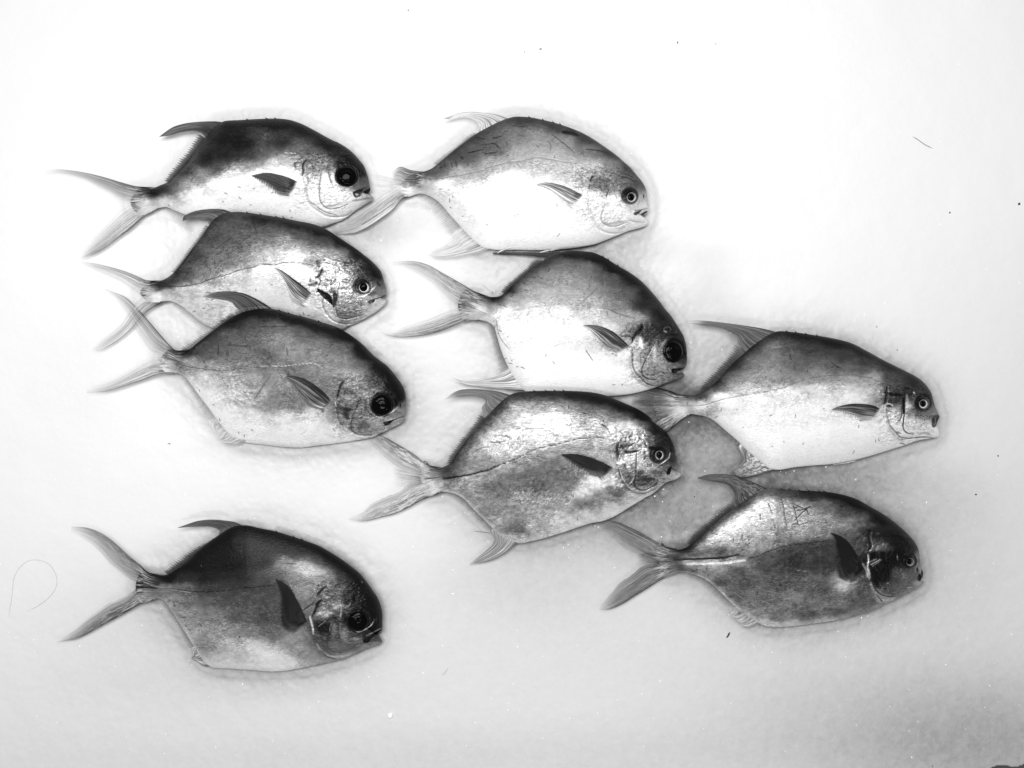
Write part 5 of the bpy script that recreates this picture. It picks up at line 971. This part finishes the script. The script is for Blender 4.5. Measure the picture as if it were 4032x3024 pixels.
# ---------------------------------------------------------------- hairs, bristles, specks
HAIR = plain('hair_strand', .06, .4); HAIRP = plain('pale_hair_strand', .38, .4); SPECK = plain('dark_crumb', .02, .7); SPECKG = plain('grey_crumb', .25, .7)
def tag(o, label, cat, group=None):
    o['label'] = label; o['category'] = cat
    if group: o['group'] = group
def strand(name, pts, rad, mat, label, cat, group=None, n=60):
    c = catmull(pts, n)
    zz = ground(c[:, 0], c[:, 1]); zz = np.convolve(np.pad(zz, 2, mode='edge'), np.ones(5) / 5, 'valid') + rad * 1.2 + .0006
    x, y, z_ = P(c[:, 0], c[:, 1], zz)
    p = np.stack([x, y, z_], 1); t = np.gradient(p, axis=0); t /= np.linalg.norm(t, axis=1)[:, None]
    s = np.stack([-t[:, 1], t[:, 0], 0 * t[:, 0]], 1); s /= np.linalg.norm(s, axis=1)[:, None]; b = np.cross(t, s)
    th = np.arange(6) / 6 * 2 * math.pi
    tr = np.clip(np.minimum(np.arange(n), np.arange(n)[::-1]) / 8, .3, 1)[:, None, None] * rad
    v = p[:, None, :] + tr * (np.cos(th)[None, :, None] * s[:, None, :] + np.sin(th)[None, :, None] * b[:, None, :])
    loc = p[n // 2]
    q = np.array([[i * 6 + j, i * 6 + (j + 1) % 6, (i + 1) * 6 + (j + 1) % 6, (i + 1) * 6 + j] for i in range(n - 1) for j in range(6)])
    o = mesh_obj(name, v.reshape(-1, 3) - loc, q, mat); o.location = tuple(map(float, loc))
    tag(o, label, cat, group)
    return o
def flake(name, u, v, ru, rv, rot, mat, label, cat='speck', group='dark specks on the ice', h=.0007, shape=None):
    rs = np.random.RandomState(int(u) % 9973)
    z0 = float(ground(np.array([u]), np.array([v]))[0])
    n = 9
    shape = shape or [rs.uniform(.6, 1.15) for _ in range(n)]
    n = len(shape); vs = []
    for lev, sc in ((0, 1.), (.6, .9), (1, .45)):
        for i in range(n):
            a = i / n * 2 * math.pi; r = shape[i] * sc
            a2, b2 = ru * r * math.cos(a), rv * r * math.sin(a)
            uu = a2 * math.cos(rot) - b2 * math.sin(rot); vv = a2 * math.sin(rot) + b2 * math.cos(rot)
            vs.append((uu / PXM, -vv / PXM, lev * h))
    fs = [[k * n + i, k * n + (i + 1) % n, (k + 1) * n + (i + 1) % n, (k + 1) * n + i] for k in range(2) for i in range(n)] + [list(range(n))[::-1], [2 * n + i for i in range(n)]]
    o = mesh_obj(name, np.array(vs), fs, mat, smooth=False)
    x, y, z_ = P(u, v, z0 + .0001); o.location = (float(x), float(y), float(z_))
    tag(o, label, cat, group)
    return o
HZ = lambda p: [(a / 4.88, 2150 + b / 4.88) for a, b in p]
strand('hair', HZ([(520, 1255), (640, 1200), (760, 1130), (890, 1035), (1000, 920), (1070, 800), (1093, 690), (1075, 570), (1020, 450), (930, 345), (800, 285), (650, 265), (520, 295), (400, 390), (310, 510), (260, 640), (243, 800), (215, 1050), (180, 1240), (163, 1370)]), .00011, HAIRP, 'long thin hair curled into a loop on the ice, left of the bottom left fish', 'hair', None, 140)
strand('hair', [(3593, 537), (3615, 550), (3642, 569), (3674, 585)], .00022, HAIR, 'short straight dark hair on the bare white ice at the upper right', 'hair')
strand('hair', [(1450 + 1350 / 1.58, 950 + 672 / 1.58), (1450 + 1372 / 1.58, 950 + 705 / 1.58), (1450 + 1400 / 1.58, 950 + 745 / 1.58)], .00030, HAIR, 'short dark bristle stuck on the white belly of the middle fish', 'bristle')
strand('hair', [(1450 + a / 1.58, 950 + b / 1.58) for a, b in ((797, 475), (803, 540), (822, 600), (850, 640), (890, 685))], .00022, HAIR, 'fine dark hair along the rear belly edge of the middle fish', 'hair')
strand('hair', [(1450 + a / 1.58, 950 + b / 1.58) for a, b in ((705, 265), (740, 295), (785, 335))], .00016, HAIRP, 'faint short hair on the ice above the tail root of the middle fish', 'hair')
strand('hair', [(1340 + a / 1.58, 1500 + b / 1.58) for a, b in ((830, 935), (870, 938), (900, 942), (935, 948))], .00020, HAIR, 'short dark hair beside the lower fin of the silvery mottled fish', 'hair')
strand('hair', [(1765, 2628), (1755, 2645), (1740, 2660)], .00016, HAIRP, 'faint pale hair on the empty ice below the middle, right of the bottom left fish', 'hair')
flake('speck', 2129, 193, 5.5, 4, 0, SPECK, 'dark triangular speck, left one of the two dark specks at the top', shape=[1, .6, .75, 1.1, .9, .5, .8])
flake('speck', 2668, 168, 3.5, 5, .2, SPECK, 'dark upright speck, right one of the two dark specks at the top', shape=[.8, .9, .7, .6, .8, 1.2, .7])
flake('speck', 2066, 204, 1.6, 4.5, -.25, SPECKG, 'tiny grey stick lying left of the dark triangular speck at the top')
flake('speck', 1608, 40, 3, 3.5, 0, SPECKG, 'small grey speck at the very top edge of the ice')
flake('speck', 4013, 803, 6, 5.5, 0, SPECK, 'round black speck at the right edge of the ice, biggest of the specks there')
flake('speck', 3740, 837, 3, 4, .3, SPECK, 'small dark speck left of the round black speck at the right edge')
flake('speck', 3930, 1795, 3.5, 3.5, .3, SPECK, 'dark dot on the ice right of the furthest right fish, near the picture edge')
flake('speck', 3842, 1947, 4, 4, .9, SPECK, 'dark dot on the ice above and right of the head of the bottom right fish')
flake('speck', 667, 1747, 8, 2.5, .3, SPECKG, 'grey sliver on the ice below the lowest fish of the left stack')
flake('flake', 2868, 2500, 4, 15, .55, SPECK, 'curled dark flake on the ice under the belly of the bottom right fish', 'flake', None)
flake('speck', 943, 2508, 3.6, 3, 0, SPECK, 'black dot on the grey belly of the bottom left fish')
flake('speck', 3671, 3017, 4, 5, -.3, SPECKG, 'grey speck at the bottom edge of the ice near the lower right corner')
flake('speck', 2735, 1956, 2.6, 2.6, 0, SPECK, 'tiny dark dot between the jaw of the silvery mottled fish and the bottom right fish')
flake('speck', 3452, 1287, 2.6, 3, 0, SPECKG, 'tiny dot on the ice above the back of the furthest right fish, upper of two')
flake('speck', 3533, 1378, 3.2, 3, 0, SPECKG, 'tiny dot on the ice above the nape of the furthest right fish, lower of two')
flake('speck', 2818, 173, 3, 2.2, 0, SPECKG, 'faint grey fleck right of the dark upright speck at the top')
BEAD = new_mat('ice_bead'); BEAD[2].inputs['Base Color'].default_value = (.92, .92, .92, 1); BEAD[2].inputs['Roughness'].default_value = .08
flake('ice_bead', 1537, 2816, 10, 11, 0, BEAD[0], 'round white bead of ice alone on the ice below the lower middle', 'ice bead', None, h=.0035, shape=[1] * 12)
